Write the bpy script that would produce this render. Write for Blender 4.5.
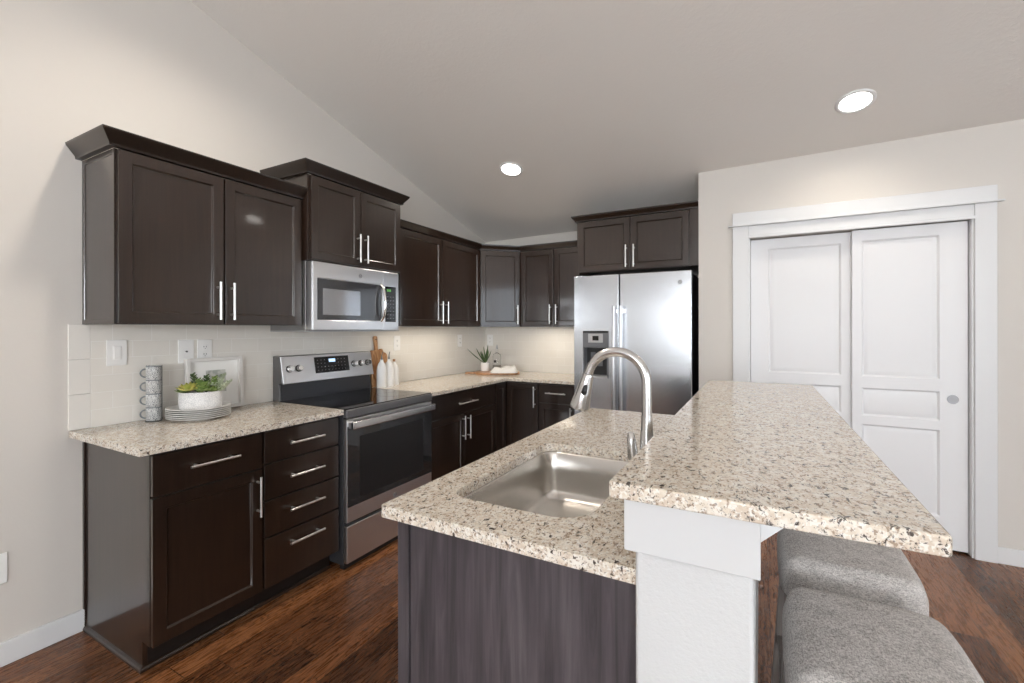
import bpy, bmesh, math, random
from mathutils import Vector, Matrix
random.seed(7)
PI = math.pi
SC = bpy.context.scene
COL = SC.collection
for o in list(bpy.data.objects): bpy.data.objects.remove(o)

# ------------------------------------------------------------------ camera
F_PX = 453.4
YAW = 0.5005
cd = bpy.data.cameras.new('camera'); cam = bpy.data.objects.new('camera', cd); COL.objects.link(cam)
cd.sensor_width = 36.0; cd.lens = F_PX / 1024 * 36.0
cd.shift_y = -(341.5 - 329.2) / 1024
cd.clip_start = 0.02
cam.location = (2.69, 0.0, 1.356)
cam.rotation_euler = (PI / 2, 0.0016, YAW)
SC.camera = cam

# ------------------------------------------------------------------ world, exposure, big lights
w = bpy.data.worlds.new('sky'); SC.world = w; w.use_nodes = True
bg = w.node_tree.nodes['Background']
bg.inputs[0].default_value = (0.80, 0.90, 1.0, 1); bg.inputs[1].default_value = 3.0
SC.view_settings.view_transform = 'Standard'
SC.view_settings.look = 'None'
SC.view_settings.exposure = 0.08
SC.view_settings.gamma = 1.0
SC.view_settings.use_curve_mapping = False

def area(name, loc, rot, sx, sy, power, color, spread=PI):
    l = bpy.data.lights.new(name, 'AREA'); l.shape = 'RECTANGLE'; l.size = sx; l.size_y = sy
    l.energy = power; l.color = color; l.spread = spread
    o = bpy.data.objects.new(name, l); COL.objects.link(o); o.location = loc; o.rotation_euler = rot
    return o
# panel lamps added as daylight from assumed, unseen windows behind the camera
for wx in (2.95, 5.15):
    area('window_daylight', (wx, -4.40, 1.55), (PI/2+0.42, 0, 0), 1.7, 1.6, 120, (0.94, 0.97, 1.0))
area('window_daylight', (6.42, 0.1, 1.45), (PI/2, 0, PI/2), 2.4, 1.9, 10, (0.92, 0.96, 1.0))  # weaker added panel at an assumed window in the right wall

def ceil_z(x, y): return 2.325 + 0.27 * (4.294 - y) + 0.012 * x

# ------------------------------------------------------------------ materials
def mat(name, col=(0.8,0.8,0.8), rough=0.5, metal=0.0, coat=0.0, coat_r=0.1, spec=0.5, emit=None, es=0.0, trans=0.0, ior=1.45):
    m = bpy.data.materials.new(name); m.use_nodes = True
    b = m.node_tree.nodes['Principled BSDF']
    b.inputs['Base Color'].default_value = (*col, 1); b.inputs['Roughness'].default_value = rough
    b.inputs['Metallic'].default_value = metal; b.inputs['Coat Weight'].default_value = coat
    b.inputs['Coat Roughness'].default_value = coat_r; b.inputs['Specular IOR Level'].default_value = spec
    b.inputs['Transmission Weight'].default_value = trans; b.inputs['IOR'].default_value = ior
    if emit: b.inputs['Emission Color'].default_value = (*emit, 1); b.inputs['Emission Strength'].default_value = es
    return m
class G:
    """tiny node-graph helper"""
    def __init__(s, m): s.m = m; s.t = m.node_tree; s.b = s.t.nodes['Principled BSDF']
    def n(s, kind, **kw):
        x = s.t.nodes.new(kind)
        for k, v in kw.items(): setattr(x, k, v)
        return x
    def l(s, a, b): s.t.links.new(a, b)
    def put(s, sock, v):
        if hasattr(v, 'is_output'): s.l(v, sock)
        else: sock.default_value = v
    def coord(s, scale=(1,1,1), rot=(0,0,0)):
        c = s.n('ShaderNodeTexCoord'); mp = s.n('ShaderNodeMapping')
        mp.inputs['Scale'].default_value = scale; mp.inputs['Rotation'].default_value = rot
        s.l(c.outputs['Object'], mp.inputs['Vector']); return mp.outputs[0]
    def noise(s, vec, scale, detail=2, rough=0.5, dist=0.0):
        x = s.n('ShaderNodeTexNoise'); x.inputs['Scale'].default_value = scale; x.inputs['Detail'].default_value = detail
        x.inputs['Roughness'].default_value = rough; x.inputs['Distortion'].default_value = dist
        s.l(vec, x.inputs['Vector']); return x.outputs['Fac']
    def math(s, op, a, b=0.0, c=0.0):
        x = s.n('ShaderNodeMath', operation=op); s.put(x.inputs[0], a); s.put(x.inputs[1], b); s.put(x.inputs[2], c); return x.outputs[0]
    def ramp(s, fac, stops):
        x = s.n('ShaderNodeValToRGB'); s.l(fac, x.inputs[0]); cr = x.color_ramp
        while len(cr.elements) < len(stops): cr.elements.new(0.5)
        for e, (p, c) in zip(cr.elements, stops): e.position = p; e.color = (*c, 1) if len(c) == 3 else c
        return x.outputs[0]
    def mix(s, fac, a, b, mode='MIX'):
        x = s.n('ShaderNodeMix', data_type='RGBA', blend_type=mode)
        s.put(x.inputs[0], fac)
        s.put(x.inputs[6], (*a, 1) if isinstance(a, tuple) and len(a) == 3 else a)
        s.put(x.inputs[7], (*b, 1) if isinstance(b, tuple) and len(b) == 3 else b)
        return x.outputs[2]
    def bump(s, h, strength=0.2, dist=0.002):
        x = s.n('ShaderNodeBump'); x.inputs['Strength'].default_value = strength; x.inputs['Distance'].default_value = dist
        s.l(h, x.inputs['Height']); s.l(x.outputs[0], s.b.inputs['Normal'])
    def base(s, c): s.l(c, s.b.inputs['Base Color'])
    def rough(s, v): s.l(v, s.b.inputs['Roughness'])

M = {}
M['wall'] = mat('wall_paint', (0.66, 0.625, 0.58), 0.75); g = G(M['wall']); g.bump(g.noise(g.coord(), 90, 3), 0.12, 0.002)
M['ceiling'] = mat('ceiling_paint', (0.80, 0.765, 0.72), 0.9); g = G(M['ceiling'])
g.bump(g.ramp(g.noise(g.coord(), 38, 4, 0.55, 0.8), [(0.45, (0,0,0)), (0.62, (1,1,1))]), 0.14, 0.003)
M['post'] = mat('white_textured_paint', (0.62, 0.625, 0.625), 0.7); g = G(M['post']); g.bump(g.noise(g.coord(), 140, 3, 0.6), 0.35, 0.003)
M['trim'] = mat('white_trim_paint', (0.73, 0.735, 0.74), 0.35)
M['islandtrim'] = mat('white_island_trim_paint', (0.63, 0.635, 0.64), 0.4)  # white trim paint darkened to offset the strong daylight on the island end
M['door'] = mat('white_door_paint', (0.80, 0.80, 0.81), 0.4)
M['plastic_white'] = mat('white_plastic', (0.90, 0.89, 0.87), 0.3)
M['slot'] = mat('dark_slot', (0.03, 0.03, 0.03), 0.5)
# espresso cabinet wood
def wood_dark(name, a, b, rough, axis='z', spec=0.5, coat=0.0):
    m = mat(name, a, rough, spec=spec, coat=coat, coat_r=0.08); g = G(m)
    sc = {'z': (1, 1, 0.06), 'x': (0.06, 1, 1), 'y': (1, 0.06, 1)}[axis]
    f = g.noise(g.coord(sc), 55, 4, 0.6, 0.3); f2 = g.noise(g.coord(), 2.2, 2)
    c = g.ramp(g.math('ADD', g.math('MULTIPLY', f, 0.7), g.math('MULTIPLY', f2, 0.3)), [(0.35, a), (0.65, b)])
    g.base(c); g.bump(f, 0.03, 0.001)
    return m
M['cab'] = wood_dark('espresso_wood', (0.016, 0.0085, 0.0054), (0.027, 0.0145, 0.0092), 0.30, coat=0.85)
M['crown'] = wood_dark('espresso_crown_wood', (0.013, 0.0075, 0.005), (0.022, 0.0125, 0.008), 0.30, 'x', coat=0.5)  # cabinet wood darkened to put shade into the slanted moulding
M['kick'] = mat('toe_kick_black', (0.012, 0.009, 0.008), 0.45)
# island end panel: charcoal laminate with vertical grain
M['island'] = mat('charcoal_grain_panel', (0.08, 0.07, 0.08), 0.5); g = G(M['island'])
f = g.noise(g.coord((1, 1, 0.045)), 42, 5, 0.65, 1.2); f2 = g.noise(g.coord((1, 1, 0.12)), 9, 3, 0.5, 1.5)
g.base(g.ramp(g.math('ADD', g.math('MULTIPLY', f, 0.6), g.math('MULTIPLY', f2, 0.4)), [(0.34, (0.034, 0.029, 0.033)), (0.5, (0.066, 0.056, 0.062)), (0.68, (0.112, 0.098, 0.105))]))
g.bump(f, 0.08, 0.001)
# granite
def granite(name, rough, lift=0.0):
    m = mat(name, (0.7,0.65,0.55), rough, spec=0.5); g = G(m)
    v = g.coord((1.0, 1.0, 1.0)); vs = g.coord((1, 0.62, 1), (0, 0, 0.6))
    patch = g.noise(v, 34, 3, 0.6); fine = g.noise(vs, 125, 3, 0.65, 0.4)
    c = g.ramp(patch, [(0.34, (0.79, 0.75, 0.68)), (0.50, (0.70, 0.62, 0.515)), (0.60, (0.61, 0.51, 0.41)), (0.70, (0.77, 0.72, 0.64))])
    c = g.mix(g.ramp(g.noise(v, 150, 2, 0.6), [(0.52, (0,0,0)), (0.62, (1,1,1))]), c, (0.80, 0.77, 0.71))
    c = g.mix(g.ramp(fine, [(0.565, (0,0,0)), (0.615, (0.8,0.8,0.8))]), c, (0.27, 0.185, 0.125))
    c = g.mix(g.ramp(g.noise(vs, 88, 4, 0.7, 0.6), [(0.578, (0,0,0)), (0.625, (0.97,0.97,0.97))]), c, (0.055, 0.042, 0.036))
    c = g.mix(g.ramp(g.noise(v, 210, 1, 0.5), [(0.64, (0,0,0)), (0.70, (0.7,0.7,0.7))]), c, (0.12, 0.10, 0.09))
    g.base(c); return m
M['granite'] = granite('speckled_granite', 0.12)
# hardwood
def hardwood():
    m = mat('hardwood_floor', (0.2,0.1,0.05), 0.28, spec=0.5); g = G(m)
    W_ = 0.118
    tc = g.n('ShaderNodeTexCoord'); sp = g.n('ShaderNodeSeparateXYZ'); g.l(tc.outputs['Object'], sp.inputs[0])
    x, y = sp.outputs[0], sp.outputs[1]
    u = g.math('DIVIDE', g.math('ADD', x, 0.103), W_); row = g.math('FLOOR', u)
    wn = g.n('ShaderNodeTexWhiteNoise', noise_dimensions='1D'); g.l(row, wn.inputs['W'])
    v = g.math('DIVIDE', g.math('ADD', y, g.math('MULTIPLY', wn.outputs['Value'], 3.1)), 0.95); ci = g.math('FLOOR', v)
    cx = g.n('ShaderNodeCombineXYZ'); g.l(row, cx.inputs[0]); g.l(ci, cx.inputs[1])
    wn2 = g.n('ShaderNodeTexWhiteNoise', noise_dimensions='2D'); g.l(cx.outputs[0], wn2.inputs['Vector'])
    pid = wn2.outputs['Value']
    # per-plank shifted grain coordinates
    cg = g.n('ShaderNodeCombineXYZ'); g.l(g.math('ADD', x, g.math('MULTIPLY', pid, 7.3)), cg.inputs[0])
    g.l(g.math('ADD', g.math('MULTIPLY', y, 0.09), g.math('MULTIPLY', pid, 3.7)), cg.inputs[1])
    f = g.noise(cg.outputs[0], 85, 5, 0.65, 0.4)
    cg2 = g.n('ShaderNodeCombineXYZ'); g.l(g.math('ADD', x, g.math('MULTIPLY', pid, 11.1)), cg2.inputs[0])
    g.l(g.math('ADD', g.math('MULTIPLY', y, 0.22), g.math('MULTIPLY', pid, 5.7)), cg2.inputs[1])
    f2 = g.noise(cg2.outputs[0], 11, 3, 0.55, 2.2)
    ring = g.math('ABSOLUTE', g.math('SINE', g.math('MULTIPLY', f2, 42)))
    s_ = g.math('ADD', g.math('MULTIPLY', f, 0.58), g.math('MULTIPLY', ring, 0.22))
    s_ = g.math('ADD', s_, g.math('MULTIPLY', g.math('SUBTRACT', pid, 0.5), 0.26))
    c = g.ramp(s_, [(0.20, (0.022, 0.009, 0.005)), (0.36, (0.080, 0.030, 0.012)), (0.50, (0.190, 0.073, 0.027)), (0.68, (0.36, 0.155, 0.062))])
    fu = g.math('ABSOLUTE', g.math('SUBTRACT', g.math('FRACT', u), 0.5)); fv = g.math('ABSOLUTE', g.math('SUBTRACT', g.math('FRACT', v), 0.5))
    gap = g.math('MAXIMUM', g.math('GREATER_THAN', fu, 0.489), g.math('GREATER_THAN', fv, 0.4985))
    c = g.mix(gap, c, (0.018, 0.009, 0.006))
    g.base(c); g.rough(g.math('ADD', g.math('MULTIPLY', f, 0.16), 0.20))
    h = g.math('SUBTRACT', g.math('MULTIPLY', f, 0.35), gap); g.bump(h, 0.25, 0.0015)
    return m
M['floor'] = hardwood()
# tile
def tile(name, axes):
    m = mat(name, (0.80, 0.77, 0.70), 0.16, spec=0.5); g = G(m)
    tc = g.n('ShaderNodeTexCoord'); sp = g.n('ShaderNodeSeparateXYZ'); g.l(tc.outputs['Object'], sp.inputs[0])
    cb = g.n('ShaderNodeCombineXYZ'); g.l(sp.outputs[axes[0]], cb.inputs[0]); g.l(sp.outputs[2], cb.inputs[1])
    b = g.n('ShaderNodeTexBrick', offset=0.5, offset_frequency=2)
    b.inputs['Scale'].default_value = 1.0; b.inputs['Brick Width'].default_value = 0.157; b.inputs['Row Height'].default_value = 0.0787
    b.inputs['Mortar Size'].default_value = 0.0013; b.inputs['Mortar Smooth'].default_value = 0.25
    b.inputs['Color1'].default_value = (0.81, 0.775, 0.715, 1); b.inputs['Color2'].default_value = (0.78, 0.745, 0.685, 1); b.inputs['Mortar'].default_value = (0.85, 0.83, 0.79, 1)
    g.l(cb.outputs[0], b.inputs['Vector']); g.base(b.outputs['Color'])
    wav = g.noise(g.coord(), 9, 2)
    g.bump(g.math('SUBTRACT', g.math('MULTIPLY', wav, 0.5), b.outputs['Fac']), 0.35, 0.002)
    g.rough(g.math('ADD', g.math('MULTIPLY', b.outputs['Fac'], 0.6), 0.16))
    return m
M['tile_l'] = tile('subway_tile', (1,)); M['tile_b'] = tile('subway_tile_back', (0,))
M['tile_plain'] = mat('bullnose_tile', (0.80, 0.77, 0.72), 0.16)
# metals
def steel(name, col, rough, stretch=(1, 1, 30), scale=60, wave=0.0):
    m = mat(name, col, rough, 1.0); g = G(m)
    f = g.noise(g.coord(stretch), scale, 2, 0.6)
    g.rough(g.math('ADD', g.math('MULTIPLY', f, 0.10), rough - 0.05))
    h = f
    if wave:
        h = g.math('ADD', g.math('MULTIPLY', f, 0.02), g.math('MULTIPLY', g.noise(g.coord((0.5, 0.5, 1.0)), 3.2, 1), 1.0))
        g.bump(h, wave, 0.03)
        b_ = g.b; b_.inputs['Anisotropic'].default_value = 0.75
        tn = g.n('ShaderNodeTangent', direction_type='RADIAL', axis='Z'); g.l(tn.outputs[0], b_.inputs['Tangent'])
    else: g.bump(h, 0.02, 0.001)
    return m
M['steel'] = steel('brushed_stainless', (0.70, 0.70, 0.71), 0.30)
M['steel_fridge'] = steel('brushed_stainless_fridge', (0.60, 0.62, 0.65), 0.22, (1, 1, 40), 40, 0.06)
M['sink'] = mat('satin_sink_steel', (0.68, 0.66, 0.63), 0.27, 1.0)
M['nickel'] = mat('brushed_nickel', (0.66, 0.655, 0.65), 0.25, 1.0)
M['pullcup'] = mat('satin_grey_cup', (0.34, 0.34, 0.35), 0.5, 0.6)
M['chrome'] = mat('chrome', (0.80, 0.80, 0.80), 0.10, 1.0)
M['pull'] = mat('satin_pull_metal', (0.84, 0.83, 0.81), 0.33, 1.0)
M['darkmetal'] = mat('dark_appliance_side', (0.035, 0.035, 0.038), 0.4)
M['greypaint'] = mat('grey_appliance_side', (0.17, 0.17, 0.175), 0.35, 0.6)
M['blackglass'] = mat('black_glass', (0.006, 0.006, 0.007), 0.04, spec=0.6)
M['ovenglass'] = mat('oven_glass', (0.022, 0.023, 0.025), 0.05, spec=0.9)
M['mwside'] = mat('microwave_side_metal', (0.32, 0.32, 0.32), 0.35, 0.7)
M['mwglass'] = mat('microwave_window', (0.03, 0.03, 0.033), 0.08, spec=0.9)
M['blackpl'] = mat('black_plastic', (0.015, 0.015, 0.016), 0.35)
M['greypl'] = mat('grey_plastic', (0.15, 0.155, 0.165), 0.35)
M['silverpl'] = mat('silver_plastic', (0.50, 0.50, 0.51), 0.3, 0.6)
M['display'] = mat('blue_display', (0.3,0.4,0.5), 0.3, emit=(0.55, 0.75, 1.0), es=1.2)
M['green'] = mat('green_digits', (0.05,0.3,0.05), 0.4, emit=(0.25, 0.7, 0.15), es=0.35)
M['lamp'] = mat('lamp_diffuser', (1,1,1), 0.5, emit=(1.0, 0.96, 0.90), es=14.0)
M['lamp_trim'] = mat('lamp_trim_white', (0.85,0.85,0.84), 0.4)
M['glass'] = mat('clear_glass', (0.97,0.98,0.98), 0.02, trans=1.0, ior=1.25)
M['pane'] = mat('window_glass', (1,1,1), 0.0, trans=1.0, ior=1.02)
# fabric
M['fabric'] = mat('grey_woven_fabric', (0.3,0.29,0.28), 0.95, spec=0.15); g = G(M['fabric'])
f = g.noise(g.coord((1, 0.35, 1)), 420, 2, 0.6); f2 = g.noise(g.coord((0.35, 1, 1)), 420, 2, 0.6); f3 = g.noise(g.coord(), 28, 3, 0.6)
ff = g.math('ADD', g.math('MULTIPLY', g.math('ADD', f, f2), 0.42), g.math('MULTIPLY', f3, 0.16))
g.base(g.ramp(ff, [(0.40, (0.28, 0.262, 0.25)), (0.50, (0.50, 0.472, 0.45)), (0.60, (0.70, 0.665, 0.64))])); g.bump(ff, 0.5, 0.002)
M['stoolwood'] = wood_dark('stool_leg_wood', (0.13, 0.11, 0.10), (0.22, 0.19, 0.17), 0.5)
M['acacia'] = mat('acacia_wood', (0.4,0.2,0.08), 0.4); g = G(M['acacia'])
f = g.noise(g.coord((1, 1, 0.1)), 45, 4, 0.6, 1.5)
g.base(g.ramp(f, [(0.35, (0.20, 0.085, 0.032)), (0.5, (0.40, 0.20, 0.085)), (0.65, (0.58, 0.36, 0.20))]))
M['acacia_flat'] = mat('acacia_wood_flat', (0.4,0.2,0.08), 0.4); g = G(M['acacia_flat'])
f = g.noise(g.coord((0.15, 1, 1)), 45, 4, 0.6, 1.0)
g.base(g.ramp(f, [(0.35, (0.26, 0.11, 0.045)), (0.65, (0.52, 0.28, 0.13))]))
M['ceramic'] = mat('white_ceramic', (0.88, 0.87, 0.85), 0.25)
M['pot'] = mat('white_embossed_pot', (0.72, 0.71, 0.70), 0.45); g = G(M['pot'])
vo = g.n('ShaderNodeTexVoronoi', feature='DISTANCE_TO_EDGE'); vo.inputs['Scale'].default_value = 110; g.l(g.coord(), vo.inputs['Vector'])
g.base(g.ramp(vo.outputs['Distance'], [(0.02, (0.56, 0.56, 0.57)), (0.12, (0.76, 0.75, 0.74))])); g.bump(vo.outputs['Distance'], 0.5, 0.003)
M['mug'] = mat('grey_patterned_glaze', (0.3,0.3,0.3), 0.3); g = G(M['mug'])
f = g.noise(g.coord(), 60, 1, 0.4, 2.0)
g.base(g.ramp(g.math('ABSOLUTE', g.math('SINE', g.math('MULTIPLY', f, 16))), [(0.40, (0.15, 0.16, 0.17)), (0.62, (0.66, 0.66, 0.65))]))
M['mug_plain'] = mat('grey_glaze', (0.20, 0.215, 0.225), 0.3)
M['wire'] = mat('grey_wire', (0.16, 0.165, 0.17), 0.35, 0.8)
M['soil'] = mat('dark_soil', (0.04, 0.03, 0.02), 0.9)
def leafm(name, a, b):
    m = mat(name, a, 0.5); g = G(m); g.base(g.ramp(g.noise(g.coord(), 30, 2), [(0.4, a), (0.6, b)])); return m
M['leaf1'] = leafm('succulent_green', (0.17, 0.26, 0.07), (0.32, 0.42, 0.14))
M['leaf2'] = leafm('succulent_yellow_green', (0.42, 0.46, 0.10), (0.62, 0.55, 0.16))
M['leaf3'] = leafm('succulent_dark', (0.05, 0.10, 0.04), (0.11, 0.16, 0.06))
M['leaf4'] = leafm('succulent_pale', (0.36, 0.42, 0.28), (0.50, 0.54, 0.40))
M['aloe'] = leafm('aloe_green', (0.05, 0.09, 0.035), (0.12, 0.19, 0.07))
M['frame_w'] = mat('whitewashed_frame', (0.76, 0.735, 0.70), 0.5); M['mount'] = mat('white_mount_board', (0.87, 0.86, 0.83), 0.6)
M['print'] = mat('grey_green_print', (0.48, 0.48, 0.44), 0.6); g = G(M['print'])
g.base(g.ramp(g.noise(g.coord(), 40, 3), [(0.4, (0.40, 0.42, 0.38)), (0.6, (0.60, 0.60, 0.56))]))
M['towel'] = mat('white_cotton', (0.72, 0.70, 0.66), 0.95, spec=0.1); g = G(M['towel']); g.bump(g.noise(g.coord(), 260, 2), 0.5, 0.002)

# ------------------------------------------------------------------ helpers
ORG = {}
def B(): return bmesh.new()
def box(bm, x0, x1, y0, y1, z0, z1):
    v = [bm.verts.new((x, y, z)) for x in (x0, x1) for y in (y0, y1) for z in (z0, z1)]
    for f in ((0,1,3,2), (4,6,7,5), (0,4,5,1), (2,3,7,6), (0,2,6,4), (1,5,7,3)): bm.faces.new([v[i] for i in f])
class FR:
    """cabinet face frame: s along the front, n outwards, z up"""
    def __init__(s, o, S, N): s.o = Vector(o); s.S = Vector(S); s.N = Vector(N)
    def p(s, a, n, z): return s.o + s.S * a + s.N * n + Vector((0, 0, z))
def lbox(bm, F, s0, s1, n0, n1, z0, z1):
    v = [bm.verts.new(F.p(s, n, z)) for s in (s0, s1) for n in (n0, n1) for z in (z0, z1)]
    for f in ((0,1,3,2), (4,6,7,5), (0,4,5,1), (2,3,7,6), (0,2,6,4), (1,5,7,3)): bm.faces.new([v[i] for i in f])
def panelled(bm, F, s0, s1, n0, n1, z0, z1, panels, prof):
    """slab whose front carries panels (ps0,ps1,pz0,pz1); prof = [(inset, depth), ...]"""
    R = lambda a, b, c, e, n: [bm.verts.new(F.p(s, n, z)) for s, z in ((a, c), (b, c), (b, e), (a, e))]
    back = R(s0, s1, z0, z1, n0); bm.faces.new(back[::-1])
    ss = sorted({s0, s1} | {p[0] for p in panels} | {p[1] for p in panels}); zs = sorted({z0, z1} | {p[2] for p in panels} | {p[3] for p in panels})
    V = {(a, c): bm.verts.new(F.p(a, n1, c)) for a in ss for c in zs}
    for i in range(len(ss) - 1):
        for j in range(len(zs) - 1):
            a, b, c, e = ss[i], ss[i+1], zs[j], zs[j+1]
            ring = [V[(a, c)], V[(b, c)], V[(b, e)], V[(a, e)]]
            if not any(abs(p[0]-a) < 1e-6 and abs(p[1]-b) < 1e-6 and abs(p[2]-c) < 1e-6 and abs(p[3]-e) < 1e-6 for p in panels):
                bm.faces.new(ring); continue
            for ins, dep in prof:
                nr = R(a+ins, b-ins, c+ins, e-ins, n1 - dep)
                for k in range(4): bm.faces.new([ring[k], ring[(k+1) % 4], nr[(k+1) % 4], nr[k]])
                ring = nr
            bm.faces.new(ring)
    for i in range(len(ss)-1):
        pass
    bot = [V[(a, z0)] for a in ss]; top = [V[(a, z1)] for a in ss]; lf = [V[(s0, c)] for c in zs]; rt = [V[(s1, c)] for c in zs]
    bm.faces.new([back[0], back[1]] + bot[::-1]); bm.faces.new([back[3], back[2]][::-1] + top)
    bm.faces.new([back[0]] + lf + [back[3]]); bm.faces.new([back[1]] + rt + [back[2]])
SHK = [(0.002, 0.001), (0.006, 0.009), (0.007, 0.0095)]
MLD = [(0.004, 0.004), (0.010, 0.012), (0.016, 0.012), (0.040, 0.002)]
def frame_of(d):
    d = Vector(d).normalized(); a = Vector((0, 0, 1)) if abs(d.z) < 0.9 else Vector((1, 0, 0))
    x = d.cross(a).normalized(); return x, d.cross(x)
def tube(bm, pts, rad, seg=12, cap=True, flat=1.0):
    pts = [Vector(p) for p in pts]; n = len(pts); rings = []
    if not hasattr(rad, '__len__'): rad = [rad] * n
    px = None
    for i, p in enumerate(pts):
        d = (pts[min(i+1, n-1)] - pts[max(i-1, 0)]).normalized()
        if px is None: px, py = frame_of(d)
        else: px = (px - d * px.dot(d)).normalized(); py = d.cross(px)
        rings.append([bm.verts.new(p + (px * math.cos(t) + py * math.sin(t) * flat) * rad[i]) for t in [2*PI*k/seg for k in range(seg)]])
    for a, b in zip(rings, rings[1:]):
        for k in range(seg): bm.faces.new([a[k], a[(k+1) % seg], b[(k+1) % seg], b[k]])
    if cap: bm.faces.new(rings[0][::-1]); bm.faces.new(rings[-1])
def lathe(bm, c, prof, seg=32, sx=1.0, sy=1.0, rot=0.0):
    """profile [(r,z)...] closed at r=0 ends"""
    rings = []
    for r, z in prof:
        if r < 1e-6: rings.append([bm.verts.new((c[0], c[1], c[2] + z))]); continue
        ring = []
        for k in range(seg):
            a = 2*PI*k/seg; x = r*math.cos(a)*sx; y = r*math.sin(a)*sy
            ring.append(bm.verts.new((c[0] + x*math.cos(rot) - y*math.sin(rot), c[1] + x*math.sin(rot) + y*math.cos(rot), c[2] + z)))
        rings.append(ring)
    for a, b in zip(rings, rings[1:]):
        if len(a) == 1 and len(b) == 1: continue
        for k in range(seg):
            if len(a) == 1: bm.faces.new([a[0], b[k], b[(k+1) % seg]])
            elif len(b) == 1: bm.faces.new([a[k], a[(k+1) % seg], b[0]])
            else: bm.faces.new([a[k], a[(k+1) % seg], b[(k+1) % seg], b[k]])
def prism(bm, poly, z0, z1, holes=None):
    a = [bm.verts.new((x, y, z0)) for x, y in poly]; b = [bm.verts.new((x, y, z1)) for x, y in poly]
    n = len(poly)
    for i in range(n): bm.faces.new([a[i], a[(i+1) % n], b[(i+1) % n], b[i]])
    bm.faces.new(a[::-1]); bm.faces.new(b)
def ring_prism(bm, outer, inner, z0, z1):
    """slab with a hole: outer rect corner loop matched against inner loop via triangle fill"""
    for z in (z0, z1):
        eo = [bm.verts.new((x, y, z)) for x, y in outer]; ei = [bm.verts.new((x, y, z)) for x, y in inner]
        ed = [bm.edges.new((l[i], l[(i+1) % len(l)])) for l in (eo, ei) for i in range(len(l))]
        bmesh.ops.triangle_fill(bm, use_beauty=True, edges=ed)
        if z == z0: lo, li = eo, ei
    for a, b in ((lo, eo), (li, ei)):
        for i in range(len(a)): bm.faces.new([a[i], a[(i+1) % len(a)], b[(i+1) % len(a)], b[i]])
def rrect(x0, x1, y0, y1, r, seg=6):
    rr = r if hasattr(r, '__len__') else [r]*4      # corners: (x0,y0) (x1,y0) (x1,y1) (x0,y1)
    out = []
    for (cx, cy, a0), q in zip(((x0, y0, PI), (x1, y0, 1.5*PI), (x1, y1, 0), (x0, y1, 0.5*PI)), rr):
        ox = cx + q if cx == x0 else cx - q; oy = cy + q if cy == y0 else cy - q
        for k in range(seg+1):
            a = a0 + PI/2*k/seg; out.append((ox + q*math.cos(a), oy + q*math.sin(a)))
    return out
def sweep(bm, path, prof, i0, i1):
    """sweep closed profile [(offset,z)] along plan path, outward = right-hand side"""
    P = [Vector(p) for p in path]; n = len(P); secs = []
    for i in range(n):
        ds = []
        if i > 0: ds.append((P[i]-P[i-1]).normalized())
        if i < n-1: ds.append((P[i+1]-P[i]).normalized())
        ns = [Vector((d.y, -d.x)) for d in ds]
        if len(ns) == 1: m = ns[0]
        else:
            m = (ns[0]+ns[1]); m = m / (m.dot(ns[0]))
        secs.append(m)
    rings = [[bm.verts.new((P[i].x + secs[i].x*o, P[i].y + secs[i].y*o, z)) for o, z in prof] for i in range(i0, i1+1)]
    k = len(prof)
    for a, b in zip(rings, rings[1:]):
        for j in range(k): bm.faces.new([a[j], a[(j+1) % k], b[(j+1) % k], b[j]])
    bm.faces.new(rings[0][::-1]); bm.faces.new(rings[-1])
def obj(name, bm, m, parent=None, bevel=0.0, smooth=False, seg=2):
    org = Vector((0, 0, 0)); p = parent
    while p is not None:
        org += p.location; p = p.parent
    if bm.verts: bmesh.ops.translate(bm, verts=bm.verts, vec=-org)
    bmesh.ops.recalc_face_normals(bm, faces=bm.faces)
    me = bpy.data.meshes.new(name); bm.to_mesh(me); bm.free(); me.materials.append(m)
    if smooth:
        for f in me.polygons: f.use_smooth = True
    o = bpy.data.objects.new(name, me); COL.objects.link(o); o.parent = parent
    if bevel:
        b = o.modifiers.new('bevel', 'BEVEL'); b.width = bevel; b.segments = seg; b.limit_method = 'ANGLE'; b.angle_limit = math.radians(35)
        if not smooth:
            for f in me.polygons: f.use_smooth = True
            wn = o.modifiers.new('wn', 'WEIGHTED_NORMAL'); wn.keep_sharp = True
    elif smooth:
        me.set_sharp_from_angle(angle=math.radians(smooth if smooth is not True else 40))
    return o
def thing(name, loc, label, cat, group=None):
    o = bpy.data.objects.new(name, None); COL.objects.link(o); o.location = loc; o.empty_display_size = 0.05
    o['label'] = label; o['category'] = cat
    if group: o['group'] = group
    return o
def tag(o, label, cat, group=None):
    o['label'] = label; o['category'] = cat
    if group: o['group'] = group
    return o
def struct(name, bm, m, parent=None, bevel=0.0, smooth=False):
    o = obj(name, bm, m, parent, bevel, smooth)
    if parent is None: o['kind'] = 'structure'
    return o
def sempty(name, loc):
    o = bpy.data.objects.new(name, None); COL.objects.link(o); o.location = loc; o['kind'] = 'structure'; return o
def bx(name, x0, x1, y0, y1, z0, z1, m, parent=None, bevel=0.0):
    bm = B(); box(bm, x0, x1, y0, y1, z0, z1); return obj(name, bm, m, parent, bevel)
def text_mesh(name, s, size, M4, m, parent, depth=0.0006):
    cu = bpy.data.curves.new(name, 'FONT'); cu.body = s; cu.size = size; cu.extrude = depth; cu.align_x = 'CENTER'; cu.align_y = 'CENTER'
    t = bpy.data.objects.new('tmp', cu); COL.objects.link(t); bpy.context.view_layer.update()
    dg = bpy.context.evaluated_depsgraph_get(); me = bpy.data.meshes.new_from_object(t.evaluated_get(dg))
    bpy.data.objects.remove(t); bm = B(); bm.from_mesh(me); bmesh.ops.transform(bm, matrix=M4, verts=bm.verts)
    return obj(name, bm, m, parent)
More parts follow.
